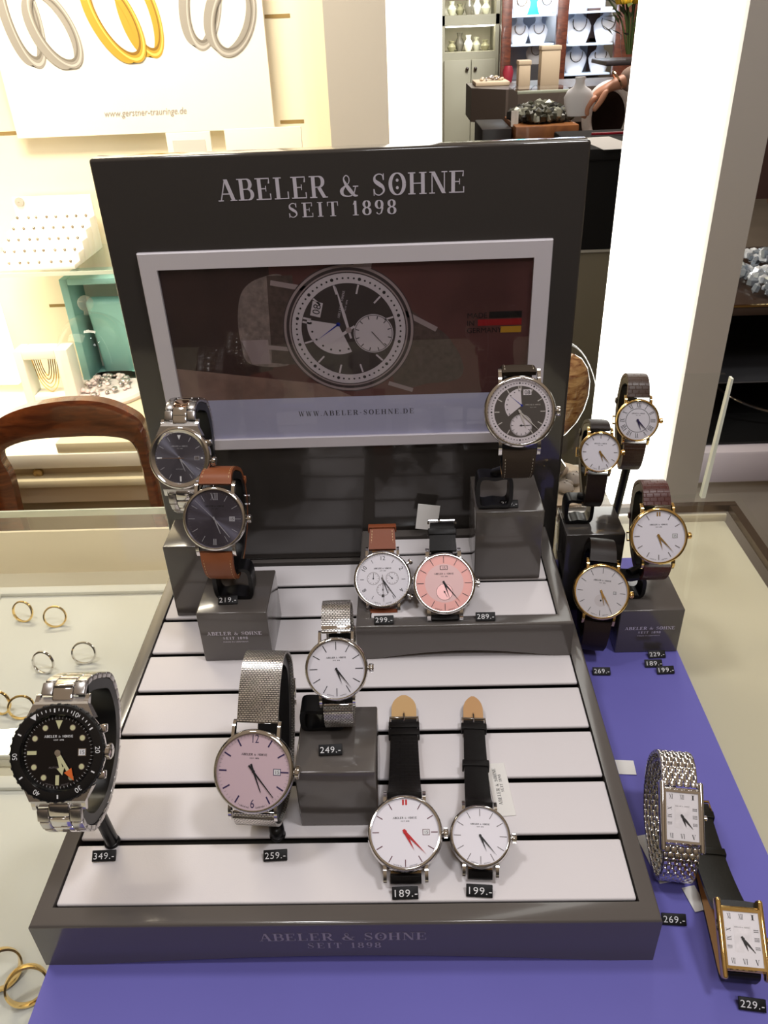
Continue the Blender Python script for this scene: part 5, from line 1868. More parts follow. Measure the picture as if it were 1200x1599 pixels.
# glass cloches
def cloche(x, y, z, r, h, label, plate):
    o = tag(empty('glass_cloche', (x, y, Z0 + z)), label, 'cloche', 'glass cloches')
    mb = MB(); mb.lathe([(.001, 0), (r * 1.16, 0), (r * 1.2, .008), (r * 1.15, .014), (.001, .014)], plate, 48); mb.build('base_plate', o)
    mb = MB()
    pr = [(r, .0145), (r, h * .45)] + [(r * math.cos(a), h * .45 + h * .45 * math.sin(a)) for a in [PI / 2 * k / 12 for k in range(1, 12)]] + [(r * .10, h * .9)]
    mb.lathe(pr, CLEAR, 56); mb.build('bell', o)
    mb = MB(); mb.M = Matrix.Translation((0, 0, h * .9))
    kr = r * .20
    mb.lathe([(kr * .5, -.002), (kr * .4, kr * .4)] + [(kr * math.cos(a), kr * 1.3 + kr * math.sin(a)) for a in [-PI / 2 + PI * k / 12 for k in range(2, 12)]] + [(.0005, kr * 2.3)], glass('knob_glass', (.95, .97, .95, 1), 1.5, 0, .10), 28); mb.build('knob', o)
    return o
cloche(-.680, 1.54, SH2 + .0005, .088, .215, 'glass cloche with a ball knob over jewellery, above the wooden chair', mat('pale_pink_plate', rgb(236, 222, 220), .5))
random.seed(5)
def heap(name, label, cat, c, r, n, m, size, sq=.6, facets=False):
    mb = MB()
    for i in range(n):
        a, d = random.uniform(0, 2 * PI), r * math.sqrt(random.random())
        s = size * random.uniform(.6, 1.3)
        mm_ = m[i % len(m)]
        base = Matrix.Translation((c[0] + d * math.cos(a), c[1] + d * math.sin(a), c[2] + s * sq + max(0, (r - d)) * random.uniform(0, .35))) @ Matrix.Rotation(random.uniform(0, 3), 4, 'Z') @ Matrix.Rotation(random.uniform(-.4, .4), 4, 'X')
        mb.M = base
        mb.lathe([(.001, -s * sq)] + [(s * math.cos(t), s * sq * math.sin(t)) for t in ([-.5, .6] if facets else [-PI / 2 + PI * k / 6 for k in range(1, 6)])] + [(.001, s * sq)], mm_, 5 if facets else 10, sx=1.15, sy=.55 if facets else .85)
    o = mb.build(name, None, 0 if facets else 40)
    tag(o, label, cat, kind='stuff')
    return o
heap('loose_jewellery', 'heap of fine pink and silver jewellery under the cloche above the chair', 'jewellery', (-.680, 1.54, Z0 + SH2 + .0150), .062, 60, [mat('pale_pink_bead', rgb(226, 206, 204), .3), mat('silver_bead', rgb(190, 180, 176), .2, .7)], .007)
# white necklace stand left of the cloche
ns = tag(empty('necklace_stand', (-.80, 1.50, Z0 + SH2 + .0005)), 'white framed necklace stand with gold chains, far left on the cabinet', 'necklace stand')
WS_ = mat('white_lacquer', rgb(248, 244, 232), .4)
mb = MB()
for lo, hi in (((-.850, 0), (-.830, .13)), ((-.755, 0), (-.725, .13)), ((-.830, .108), (-.755, .13)), ((-.830, 0), (-.755, .02))):
    mb.b2((lo[0], 1.48, Z0 + SH2 + .0005 + lo[1]), (hi[0], 1.53, Z0 + SH2 + .0005 + hi[1]), WS_, .003)
C(mb, 'frame', ns)
for k in range(5):
    mb = MB()
    w_ = .010 + .005 * k
    mb.tube(catmull([(-.793 - w_, 1.505, Z0 + SH2 + .107), (-.793 - w_ * .7, 1.503, Z0 + SH2 + .078 - .008 * k), (-.793, 1.502, Z0 + SH2 + .062 - .010 * k), (-.793 + w_ * .7, 1.503, Z0 + SH2 + .078 - .008 * k), (-.793 + w_, 1.505, Z0 + SH2 + .107)], 6), .0012, GOLD, 6)
    C(mb, 'necklace', ns)
# small framed card under the poster and a second white card
for (a, b, c_, d, lab) in ((268, 328, 205, 262, 'small white framed card under the ring poster, left of a plain white card'), (358, 470, 197, 262, 'plain white card on the wall shelf beside the grey pillar')):
    A, B = PY(a, d, 1.56), PY(b, c_, 1.56)
    o = tag(empty('framed_card' if a < 300 else 'white_card', ((A.x + B.x) / 2, 1.56, Z0 - .0248)), lab, 'card')
    mb = MB(); mb.b2((A.x, 1.556, Z0 - .0246), (B.x, 1.564, B.z), mat('white_card_stock', rgb(244, 238, 220), .6), .001); C(mb, 'card', o)
    if a < 300:
        mb = MB(); mb.b2((A.x + .012, 1.5552, Z0 - .01), (B.x - .012, 1.5558, B.z - .014), mat('pale_grey_print', rgb(222, 214, 204), .7)); C(mb, 'print', o)
        mb = MB(); sans_text(mb, 'TRAURINGE', .006, ((A.x + B.x) / 2, 1.555, B.z - .045), (1, 0, 0), (0, 0, 1), mat('print_taupe', rgb(176, 166, 158), .6), width=.035)
        bpy.data.meshes.remove(mb.mesh('x', 0))

# wooden chair
CH = wood('mahogany_chair', rgb(74, 34, 16), rgb(112, 56, 26), 7, .22, .6, (2, 2, 9))
YC = 1.10
ch = tag(empty('wooden_chair', (-.62, YC - .2, 0)), 'polished brown wooden chair with a rounded open back beyond the counter', 'chair')
def chp(u, v):
    p = PY(u, v, YC)
    return Vector((p.x, YC, p.z))
outer = [(-34, 800), (-36, 740), (-26, 690), (-4, 655), (40, 634), (105, 623), (160, 625), (205, 642), (226, 662), (236, 705), (248, 760), (258, 800)]
innr = [(33, 800), (20, 745), (4, 712), (14, 696), (50, 684), (110, 679), (165, 678), (200, 683), (214, 697), (222, 722), (232, 765), (239, 800)]
oo = [chp(*p) for p in outer]
ii = [chp(*p) for p in innr]
oo = [Vector((oo[0].x + .005, YC, .44))] + catmull(oo, 5) + [Vector((oo[-1].x + .005, YC, .44))]
ii = [Vector((ii[0].x, YC, .44))] + catmull(ii, 5) + [Vector((ii[-1].x + .008, YC, .44))]
th = .026
vs, fs = [], []
for a, b in zip(oo, ii):
    vs += [(a.x, YC - th / 2 + .004, a.z), (a.x, YC + th / 2, a.z), (b.x, YC + th / 2, b.z), (b.x, YC - th / 2 + .004, b.z), ((a.x * .8 + b.x * .2), YC - th / 2 - .003, a.z * .8 + b.z * .2), ((a.x * .2 + b.x * .8), YC - th / 2 - .003, a.z * .2 + b.z * .8)]
order = [0, 1, 2, 3, 5, 4]
for i in range(len(oo) - 1):
    for k in range(6):
        a, b = order[k], order[(k + 1) % 6]
        fs.append([6 * i + a, 6 * i + 6 + a, 6 * i + 6 + b, 6 * i + b])
fs.append([order[k] for k in range(6)])
fs.append([6 * (len(oo) - 1) + order[k] for k in range(6)][::-1])
mb = MB(); mb.add(vs, fs, CH); C(mb, 'backrest', ch)
sxm0, sxm1 = oo[0].x, oo[-1].x
mb = MB(); mb.b2((sxm0 - .01, YC - .42, .425), (sxm1 + .01, YC + .02, .475), mat('seat_fabric', rgb(150, 132, 108), .8), .018, 4); C(mb, 'seat', ch)
for (x, y) in ((sxm0 + .02, YC - .40), (sxm1 - .02, YC - .40), (sxm0 + .02, YC), (sxm1 - .02, YC)):
    mb = MB(); mb.tube([(x, y, .43), (x, y, .2), (x, y + (.03 if y > 1 else 0), .0)], [.02, .018, .013], CH, 12); C(mb, 'leg', ch)

# glass screen standing on the back edge of the counter, right
gs = tag(empty('glass_screen', (.24, .444, Z0)), 'low clear glass screen standing on the counter back edge, right of the panel', 'screen')
mb = MB(); mb.b2((.165, .4425, Z0 + .0002), (.3220, .4465, Z0 + .128), CLEAR); C(mb, 'pane', gs)
mb = MB(); mb.add([(.3222, .4415, Z0 + .0002), (.3262, .4415, Z0 + .0002), (.3262, .4475, Z0 + .0002), (.3222, .4475, Z0 + .0002), (.3272, .4415, Z0 + .124), (.3292, .4415, Z0 + .124), (.3292, .4475, Z0 + .124), (.3272, .4475, Z0 + .124)], [[0, 3, 2, 1], [4, 5, 6, 7], [0, 1, 5, 4], [1, 2, 6, 5], [2, 3, 7, 6], [3, 0, 4, 7]], mat('light_catching_edge', rgb(240, 244, 232), .3)); C(mb, 'polished_edge', gs)  # edge whitened to paint in the light the glass catches
# shelf behind the counter with the dark cloche of stones
wbox('trim_3', (.10, .46, 0), (.262, .62, Z0 - .058), PILLAR)
c2 = cloche(.196, .555, -.0575, .046, .200, 'glass cloche with amber stone and pebbles half hidden behind the panel', mat('beige_plate', rgb(180, 160, 140), .5))
heap('pebbles', 'pale beige pebbles at the bottom of the cloche behind the panel', 'pebbles', (.196, .555, Z0 - .0434), .034, 26, [mat('beige_pebble', rgb(168, 146, 128), .6), mat('grey_pebble', rgb(140, 126, 118), .6)], .0085)
mb = MB(); mb.M = Matrix.Translation((.196, .555, Z0 + .058)) @ Matrix.Rotation(.3, 4, 'Y')
AMB = wood('amber_agate', rgb(120, 66, 34), rgb(206, 160, 104), 60, .12, 1.0, (1, 1, 3))
mb.lathe([(.001, -.052)] + [(.033 * math.cos(t), .052 * math.sin(t)) for t in [-PI / 2 + PI * k / 10 for k in range(1, 10)]] + [(.001, .052)], AMB, 24, sx=1, sy=.8)
ag = empty('amber_stone', (.196, .555, Z0 - .028)); tag(ag, 'brown amber agate egg inside the cloche behind the panel', 'stone')
C(mb, 'stone', ag)
mb = MB(); mb.lathe([(.016, -.0005), (.018, .006), (.010, .018), (.012, .036)], STEEL, 20, True, True); mb.build('stand', ag)

# dark display cabinet at the right with black interior
dc = tag(empty('dark_cabinet', (.85, 1.2, 0)), 'brown framed black lined display cabinet at the right picture edge', 'cabinet')
DB = mat('dark_brown_frame', rgb(52, 38, 30), .4)
mb = MB()
x0, x1, y0, y1 = .60, 1.35, 1.15, 1.55
A = PY(1140, 690, y0)
zb = A.z
mb.b2((x0, y0, 0), (x1, y1, zb - .075), PILLAR, .003); C(mb, 'base', dc)
mb = MB(); mb.b2((x0 - .012, y0 - .03, zb - .0745), (x1, y1, zb - .006), mat('lilac_white_ledge', rgb(206, 198, 208), .5), .006); C(mb, 'ledge', dc)
zt = PY(1180, 492, y0).z
mb = MB()
mb.b2((x0, y1 - .02, zb - .005), (x1, y1, zt), BLACKM)
mb.b2((x0, y0, zb - .005), (x1, y1 - .02, zb - .001), BLACKM)
C(mb, 'black_lining', dc)
mb = MB(); mb.b2((x0 + .002, y0 + .05, zb + (zt - zb) * .40), (x1, y1 - .021, zb + (zt - zb) * .41), mat('smoked_shelf', rgb(120, 120, 124), .2, .5)); C(mb, 'shelf', dc)
mb = MB(); mb.b2((x0 - .03, y0, zb - .005), (x0, y1, zt), DB, .002); C(mb, 'side_post', dc)
mb = MB(); mb.b2((x0 - .002, y0 - .004, zb - .005), (x0 + .004, y0 - .0005, zt), GOLD); C(mb, 'gold_strip', dc)
mb = MB(); mb.b2((x0 - .03, y0 - .004, zt + .0005), (x1, y1, zt + .016), DB, .002); C(mb, 'top', dc)
mb = MB(); mb.b2((x0 - .03, y0 - .006, zt + .0165), (x1, y0 - .0005, zt + .020), GOLD); C(mb, 'gold_edge', dc)
heap('crystal_pieces', 'glittering clear crystal pieces on top of the dark cabinet at the right edge', 'crystals', (.80, 1.30, zt + .021), .16, 330, [mat('crystal_white', rgb(226, 232, 240), .08, .3), mat('crystal_grey', rgb(150, 160, 172), .08, .5)],   .010, .9, True)
mb = MB(); mb.b2((x0 + .05, 1.62, zt + .1), (x1 + .3, 1.66, zt + .62), mat('dark_maroon_board', rgb(60, 36, 30), .6))
tag(mb.build('wall_board'), 'dark brown board behind the glittering crystals at the right edge', 'board')
mb = MB(); mb.tube(catmull([(x0 + .02, 1.3, zb + .10), (x0 + .08, 1.22, zb + .06), (x0 + .18, 1.2, zb + .03), (x0 + .28, 1.22, zb + .02)], 8), .003, STEEL, 8)
tag(mb.build('bangle'), 'thin silver bangle in the black lined cabinet', 'bangle')

# ------------------------------------------------------------------ back room seen through the opening
SAGE = mat('sage_paint', rgb(150, 146, 126), .6)
NICHE = mat('lit_niche_lining', rgb(244, 238, 214), .6)
gc_y = 6.42
A, B = PY(672, 300, gc_y), PY(783, -40, gc_y)
gx0, gx1, gtop = A.x, B.x, B.z
gcab = tag(empty('sage_cabinet', ((gx0 + gx1) / 2, gc_y + .2, 0)), 'tall sage green cabinet with two lit glass niches above double doors', 'cabinet')
zz = lambda v: PY(735, v, gc_y).z
n1t, n1b, n2t, n2b = zz(-22), zz(23), zz(39), zz(81)
fx0, fx1 = PY(695, 60, gc_y).x, PY(774, 60, gc_y).x
mb = MB()
mb.b2((gx0, gc_y, 0), (gx1, gc_y + .4, n2b), SAGE)
mb.b2((gx0, gc_y, n2t), (gx1, gc_y + .4, n1b), SAGE)
mb.b2((gx0, gc_y, n1t), (gx1, gc_y + .4, gtop), SAGE)
mb.b2((gx0, gc_y, n2b), (fx0, gc_y + .4, n1t), SAGE)
mb.b2((fx1, gc_y, n2b), (gx1, gc_y + .4, n1t), SAGE)
C(mb, 'carcass', gcab)
for a, b in ((n1b, n1t), (n2b, n2t)):
    mb = MB(); mb.b2((fx0, gc_y + .36, a), (fx1, gc_y + .37, b), NICHE); C(mb, 'niche_back', gcab)
    mb = MB(); mb.b2((fx0 + .01, gc_y + .03, b - .012), (fx1 - .01, gc_y + .10, b - .004), mat('niche_lamp', (1, .97, .86, 1), .5, emit=9)); C(mb, 'niche_lamp', gcab)
mx_ = PY(735, 150, gc_y).x
for lo, hi, kx in ((fx0 - .005, mx_ - .002, mx_ - .03), (mx_ + .002, fx1 + .005, mx_ + .03)):
    mb = MB(); mb.b2((lo, gc_y - .022, .1), (hi, gc_y - .001, zz(93)), SAGE, .004)
    d_ = C(mb, 'door', gcab)
    mb = MB(); mb.M = Matrix.Translation((kx, gc_y - .022, zz(107))) @ Matrix.Rotation(PI / 2, 4, 'X'); mb.lathe([(.006, 0), (.012, .012), (.012, .02), (.001, .026)], DB, 16)
    k_ = mb.build('knob', d_)
    k_.location = (0, 0, 0)
random.seed(11)
GL = [mat('figurine_glass', rgb(214, 214, 190), .1, .2), mat('figurine_olive', rgb(150, 146, 116), .2, .2), mat('figurine_grey', rgb(128, 124, 112), .2, .4), mat('figurine_white', rgb(240, 238, 226), .2)]
words = ['leftmost', 'second from left', 'middle', 'fourth from left', 'rightmost']
for row, zb_ in (('upper', n1b), ('lower', n2b)):
    for i in range(5):
        x = fx0 + (fx1 - fx0) * (.16 + .17 * i)
        y = gc_y + .15 + .04 * (i % 2)
        h = .07 + .05 * ((i * 3 + (row == 'upper')) % 4) / 3
        o = tag(empty('glass_vase', (x, y, zb_)), words[i] + ' small vase in the ' + row + ' lit niche of the sage cabinet', 'vase', 'glass ornaments in the cabinet niches')
        mb = MB(); mb.lathe([(.018, 0), (.03, h * .25), (.034, h * .45), (.016, h * .75), (.022, h), (.018, h), (.012, h * .75)], GL[(i + (row == 'lower')) % 4], 18, True); mb.build('body', o)

# mahogany vitrine with lit shelves of necklace busts
MAH = wood('mahogany', rgb(56, 26, 17), rgb(88, 44, 28), 5, .3, .4, (3, 3, 10))
vy = 5.9
X = lambda u, y=vy: PY(u, 60, y).x
ZV = lambda v: PY(860, v, vy).z
vit = tag(empty('mahogany_vitrine', (X(880), vy + .2, 0)), 'mahogany glass vitrine with cool lit shelves of white necklace busts', 'vitrine')
vtop, vbot = ZV(-60), ZV(128)
for u0, u1 in ((783, 799), (869, 886), (962, 1010)):
    mb = MB(); mb.b2((X(u0), vy, .0), (X(u1), vy + .05, vtop), MAH, .004); C(mb, 'post', vit)
mb = MB(); mb.b2((X(799), vy + .40, vbot), (X(962), vy + .42, vtop), mat('cool_lit_back', rgb(196, 204, 222), .6)); C(mb, 'back_panel', vit)
mb = MB(); mb.b2((X(783), vy, .0), (X(1010), vy + .42, vbot), MAH, .004); C(mb, 'base', vit)
mb = MB(); mb.b2((X(805), vy + .04, vtop - .03), (X(955), vy + .10, vtop - .015), mat('vitrine_tube', (.86, .93, 1, 1), .5, emit=14)); C(mb, 'lamp_tube', vit)
SHV = mat('shelf_glass_lit', rgb(200, 214, 232), .1, 0, .5)
shl = {}
for nm, u0, u1, vv in (('a', 799, 869, 22), ('b', 799, 869, 68), ('c', 886, 962, 20), ('d', 886, 962, 71), ('e', 886, 962, 118)):
    z = ZV(vv)
    mb = MB(); mb.b2((X(u0) + .002, vy + .06, z - .012), (X(u1) - .002, vy + .395, z), SHV, .002); C(mb, 'shelf', vit)
    shl[nm] = z
BUST = mat('white_bust_velvet', rgb(240, 240, 244), .7)
def bust(x, y, z, s, label, group='necklace busts in the vitrine', rz=0, chain=True):
    o = tag(empty('necklace_bust', (x, y, z)), label, 'necklace bust', group)
    o.rotation_euler = (0, 0, rz)
    mb = MB()
    pr = [(.001, 0), (.30, 0), (.34, .10), (.42, .34), (.44, .50), (.34, .68), (.17, .78), (.13, .90), (.16, 1.0), (.15, 1.02), (.001, 1.02)]
    mb.lathe([(r * s, h * s) for r, h in pr], BUST, 28, sy=.45)
    mb.build('bust_form', o)
    if chain:
        mb = MB(); mb.tube([(.30 * s * math.sin(t) * .75, -.47 * .42 * s - .003, .62 * s - .26 * s * math.cos(t)) for t in [-1.9 + 3.8 * k / 20 for k in range(21)]], .004, STEEL, 6)
        mb.build('necklace', o)
    return o
bs = [('a', 812, .14, 'white necklace bust on the top left vitrine shelf, left of its neighbour'), ('a', 850, .14, 'white necklace bust on the top left vitrine shelf, right of its neighbour'),
      ('b', 811, .15, 'white necklace bust on the middle left vitrine shelf, left end'), ('b', 840, .15, 'white necklace bust on the middle left vitrine shelf, centre'),
      ('c', 898, .19, 'white necklace bust on the top right vitrine shelf'), ('d', 902, .20, 'white necklace bust on the middle right vitrine shelf, left of its neighbour'), ('d', 946, .20, 'white necklace bust on the middle right vitrine shelf, right of its neighbour'),
      ('e', 901, .18, 'white necklace bust on the lowest right vitrine shelf, left of its neighbour'), ('e', 939, .17, 'white necklace bust on the lowest right vitrine shelf, right of its neighbour')]
for sh, u, s, lab in bs:
    bust(X(u, vy + .2), vy + .2, shl[sh] + .0005, s, lab)
bust(X(838, vy + .2), vy + .2, vbot + .0005 + .1, .15, 'white necklace bust low in the left bay of the vitrine, above the two beige boxes')
mb = MB(); mb.b2((X(820, vy + .2), vy + .1, vbot + .0005), (X(856, vy + .2), vy + .3, vbot + .1), mat('black_pedestal', rgb(34, 30, 30), .5)); tag(mb.build('pedestal'), 'dark pedestal under the lowest bust in the left vitrine bay', 'pedestal')
for sh, u, lab, col in (('b', 861, 'tall pale grey card standing right on the middle left vitrine shelf', rgb(196, 200, 206)), ('d', 924, 'dark portrait photo card on the middle right vitrine shelf', rgb(84, 62, 58)), ('e', 930, 'small portrait photo card on the lowest right vitrine shelf', rgb(120, 100, 110)), ('a', 832, 'small turquoise card on the top left vitrine shelf', rgb(60, 190, 190))):
    x = X(u, vy + .33)
    mb = MB(); mb.b2((x - .045, vy + .32, shl[sh] + .0005), (x + .045, vy + .335, shl[sh] + .2), mat('card_' + lab.split()[1], col, .6), .001)
    tag(mb.build('photo_card'), lab, 'card')

# dark sales counter, its boxes, glass case and table
TD = mat('dark_taupe_counter', rgb(84, 74, 68), .35)
cy_ = 4.3
zc_ = PY(790, 140, cy_).z
sc_ = tag(empty('sales_counter', (PY(800, 150, cy_).x, cy_ + .3, 0)), 'dark taupe sales counter with a chamfered front in the back room', 'sales counter')
xa, xb = PY(741, 150, cy_).x, PY(1010, 150, cy_).x
mb = MB(); mb.prism([(xa, cy_ + .55), (xa, cy_ + .18), (xa + .16, cy_), (xb, cy_), (xb, cy_ + .55)], zc_ - .16, zc_, TD); C(mb, 'top', sc_)
mb = MB(); mb.prism([(xa + .05, cy_ + .5), (xa + .05, cy_ + .22), (xa + .18, cy_ + .06), (xb - .05, cy_ + .06), (xb - .05, cy_ + .5)], 0, zc_ - .161, mat('dark_counter_front', rgb(58, 48, 46), .4)); C(mb, 'body', sc_)
BEI = mat('beige_box_card', rgb(196, 178, 152), .6)
for u0, u1, v0, v1, y, lab in ((810, 828, 95, 137, 4.45, 'smaller upright beige gift box on the back room counter'), (844, 873, 72, 137, 4.45, 'taller upright beige gift box on the back room counter')):
    xA, xB = PY(u0, 130, y).x, PY(u1, 130, y).x
    zT = PY(u0, v0, y).z
    o = tag(empty('gift_box', ((xA + xB) / 2, y + .04, zc_)), lab, 'box', 'beige gift boxes on the back room counter')
    mb = MB(); mb.b2((xA, y, zc_ + .0005), (xB, y + .09, zT - .02), BEI, .002); C(mb, 'body', o)
    mb = MB(); mb.b2((xA - .003, y - .003, zT - .0195), (xB + .003, y + .093, zT), BEI, .002); C(mb, 'lid', o)
xA, xB = PY(742, 130, 4.6).x, PY(795, 130, 4.6).x
mb = MB(); mb.b2((xA, 4.55, zc_ + .0005), (xB, 4.78, zc_ + .02), BEI, .004)
tag(mb.build('jewellery_tray'), 'flat beige jewellery tray on the left end of the back room counter', 'tray')
heap('tray_jewellery', 'small pieces of jewellery lying in the flat beige tray', 'jewellery', ((xA + xB) / 2, 4.66, zc_ + .0205), .06, 24, [BEI, mat('silver_bead', rgb(190, 180, 176), .2, .7)], .010)
x = PY(787, 100, 5.0).x
mb = MB(); mb.lathe([(.022, 0), (.03, .05), (.02, .08)], mat('red_pot', rgb(150, 40, 60), .5), 18, True)
o = mb.build('red_ornament'); o.location = (x, 4.78, zc_ + .0005); tag(o, 'small red and pink ornament at the vitrine left post', 'ornament')
# lower table in front with the glass case of dark foliage
ty_ = 3.55
tz = PY(840, 197, ty_).z
WT = wood('orange_table_wood', rgb(120, 72, 38), rgb(150, 96, 52), 5, .4, .2, (2, 12, 2))
tab = tag(empty('wooden_table', (PY(840, 200, ty_).x, ty_ + .2, 0)), 'orange brown wooden table under the glass case in the back room', 'table')
xA, xB = PY(806, 197, ty_).x, PY(905, 197, ty_).x
mb = MB(); mb.b2((xA, ty_, tz - .09), (xB, ty_ + .42, tz), WT, .004); C(mb, 'table_top', tab)
for lx in (xA + .03, xB - .03):
    for ly in (ty_ + .04, ty_ + .38):
        mb = MB(); mb.b2((lx - .025, ly - .025, 0), (lx + .025, ly + .025, tz - .0905), WT, .003); C(mb, 'leg', tab)
mb = MB(); mb.b2((xA - .14, ty_ + .05, 0), (xA - .01, ty_ + .42, tz - .01), mat('black_cabinet', rgb(26, 20, 20), .4), .004)
tag(mb.build('black_side_unit'), 'low black unit left of the wooden table in the back room', 'cabinet')
gcx0, gcx1 = PY(810, 170, ty_).x, PY(898, 170, ty_).x
gz1 = PY(850, 143, ty_ + .03).z
gcse = tag(empty('glass_case', ((gcx0 + gcx1) / 2, ty_ + .2, tz)), 'glass case of dark glittering foliage on the wooden table', 'glass case')
mb = MB(); mb.b2((gcx0, ty_ + .03, tz + .0005), (gcx1, ty_ + .36, gz1), CLEAR); C(mb, 'glass_box', gcse)
mb = MB(); mb.b2((gcx0 - .004, ty_ + .022, gz1 - .006), (gcx1 + .004, ty_ + .0295, gz1 + .006), EDGE, .001); C(mb, 'top_edge', gcse)
heap('dark_foliage', 'heap of dark green and silver foliage inside the glass case', 'foliage', ((gcx0 + gcx1) / 2 + .01, ty_ + .19, tz + .0015), .135, 260, [mat('leaf_dark', rgb(44, 44, 34), .4), mat('leaf_grey', rgb(64, 62, 52), .35), mat('leaf_glint', rgb(140, 140, 128), .2, .3), mat('leaf_black', rgb(22, 20, 18), .5)], .026, .9, True)
A = PY(800, 187, ty_ - .0); B = PY(811, 173, ty_)
mb = MB(); mb.b2((PY(799, 180, ty_ + .1).x, ty_ + .10, tz - .0095), (PY(811, 180, ty_ + .1).x - .002, ty_ + .105, PY(805, 173, ty_ + .1).z), PAPER)
tag(mb.build('price_card'), 'small white card left of the glass case in the back room', 'card')

# black sales desk right, with papers and a red pen
dy_ = 2.15
dz = PY(940, 224, dy_ + .1).z
dk = tag(empty('black_desk', (PY(940, 230, dy_).x, dy_ + .3, 0)), 'black sales desk right behind the panel with papers on it', 'desk')
xA, xB = PY(905, 230, dy_).x, PY(1010, 230, dy_).x + .3
dzb = PY(930, 391, dy_).z
BKD = mat('black_desk_lacquer', rgb(12, 10, 9), .7, 0, .15)
mb = MB(); mb.b2((xA, dy_, dz - .03), (xB, dy_ + .40, dz), BKD, .004); C(mb, 'top', dk)
mb = MB(); mb.b2((xA + .005, dy_ + .012, dzb), (xB, dy_ + .39, dz - .0305), BKD); C(mb, 'apron', dk)
mb = MB(); mb.b2((xA + .003, dy_ + .010, dzb - .008), (xB, dy_ + .39, dzb - .0005), mat('steel_strip', rgb(176, 172, 160), .3, .6)); C(mb, 'metal_strip', dk)
mb = MB(); mb.b2((xA + .005, dy_ + .02, 0), (xB, dy_ + .39, dzb - .0085), mat('olive_beige_panel', rgb(104, 96, 78), .45)); C(mb, 'base', dk)
P1 = PZ(925, 236, dz - Z0); P2 = PZ(968, 213, dz - Z0)
mb = MB(); mb.box(((P1.x + P2.x) / 2 + .0, (P1.y + P2.y) / 2, dz + .0013), (.10, .24, .0015), PAPER, 0, 1, Matrix.Rotation(.12, 4, 'Z'))
tag(mb.build('paper_sheet'), 'white sheet of paper lying on the black desk', 'paper')
pp = PZ(950, 212, dz - Z0)
pn = tag(empty('ballpoint_pen', (pp.x, pp.y, dz + .0025)), 'red pen lying across the paper on the black desk', 'pen')
mb = MB(); mb.tube([(-.05, 0, .004), (.045, 0, .004)], .004, mat('red_pen', rgb(150, 24, 40), .3), 12); mb.build('barrel', pn)
mb = MB(); mb.tube([(.0455, 0, .004), (.06, 0, .004)], [.0035, .0008], STEEL, 10); mb.build('tip', pn)

# white oval ring stand
oy = 3.3
oc = PY(950, 182, oy)
oz0 = PY(935, 214, oy).z
st = tag(empty('oval_mirror', (oc.x, oy, oz0)), 'white oval framed table mirror on the stand beside the person', 'mirror')
pts = [(oc.x + .085 * math.sin(t), oy, oc.z + .11 * math.cos(t)) for t in [2 * PI * k / 40 for k in range(40)]]
mb = MB(); mb.tube(pts, .020, mat('white_plastic_frame', rgb(232, 228, 226), .4), 12, True); C(mb, 'frame', st)
mb = MB(); mb.M = Matrix.Translation((oc.x, oy, oc.z)) @ Matrix.Rotation(PI / 2, 4, 'X'); mb.lathe([(.001, -.003), (1.0, -.003), (1.0, .003), (.001, .003)], mat('mirror_glass', rgb(90, 70, 64), .08, .9), 40, sx=.07, sy=.095); C(mb, 'mirror_glass', st)
mb = MB(); mb.lathe([(.001, 0), (.06, 0), (.055, .008), (.02, .014), (.012, .02)], mat('white_plastic_frame', rgb(232, 228, 226), .4), 28); mb.build('foot', st)
mb = MB(); mb.b2((oc.x - .16, oy - .14, 0), (oc.x + .12, oy + .2, oz0 - .0005), mat('maroon_unit', rgb(58, 34, 30), .5), .004)
tag(mb.build('maroon_unit'), 'dark maroon unit carrying the oval mirror in the back room', 'cabinet')

# vase of yellow flowers on a glass shelf
fy = 4.3
fp = PY(982, 92, fy)
mb = MB(); mb.b2((fp.x - .14, fy - .14, fp.z - .02), (fp.x + .4, fy + .2, fp.z - .0005), mat('dark_ledge', rgb(40, 34, 36), .3), .003)
mb.b2((fp.x + .05, fy - .02, zc_ + .001), (fp.x + .12, fy + .08, fp.z - .0205), mat('dark_ledge', rgb(40, 34, 36), .3))
tag(mb.build('flower_stand'), 'dark stand under the vase of yellow flowers', 'stand')
va = tag(empty('flower_vase', (fp.x, fy, fp.z)), 'glass vase of yellow flowers beside the lit column', 'vase')
mb = MB(); mb.lathe([(.03, 0), (.045, .05), (.05, .12), (.06, .19)], CLEAR, 28, True); mb.build('vase_glass', va)
random.seed(21)
YEL = mat('yellow_petals', rgb(232, 190, 50), .6)
LEAF = mat('green_leaf', rgb(58, 74, 34), .5)
for i in range(9):
    a = 2 * PI * i / 9 + .3
    r_ = .03 + .07 * ((i * 2) % 3) / 2
    top = Vector((r_ * math.cos(a) - .035, r_ * math.sin(a) * .8, .235 + .03 * (i % 3)))
    mb = MB()
    mb.tube(catmull([(.01 * math.cos(a), .01 * math.sin(a), .02), (top.x * .4, top.y * .4, .16), tuple(top)], 5), .004, LEAF, 6)
    s_ = mb.build('stem', va)
    mb = MB()
    mb.M = Matrix.Translation(top)
    for k in range(8):
        b = 2 * PI * k / 8
        mb.box((.020 * math.cos(b), .020 * math.sin(b), .012), (.026, .020, .034), YEL, .008, 2, Matrix.Rotation(b, 4, 'Z') @ Matrix.Rotation(.4, 4, 'Y'))
    f_ = mb.build('flower', va)
mb = MB()
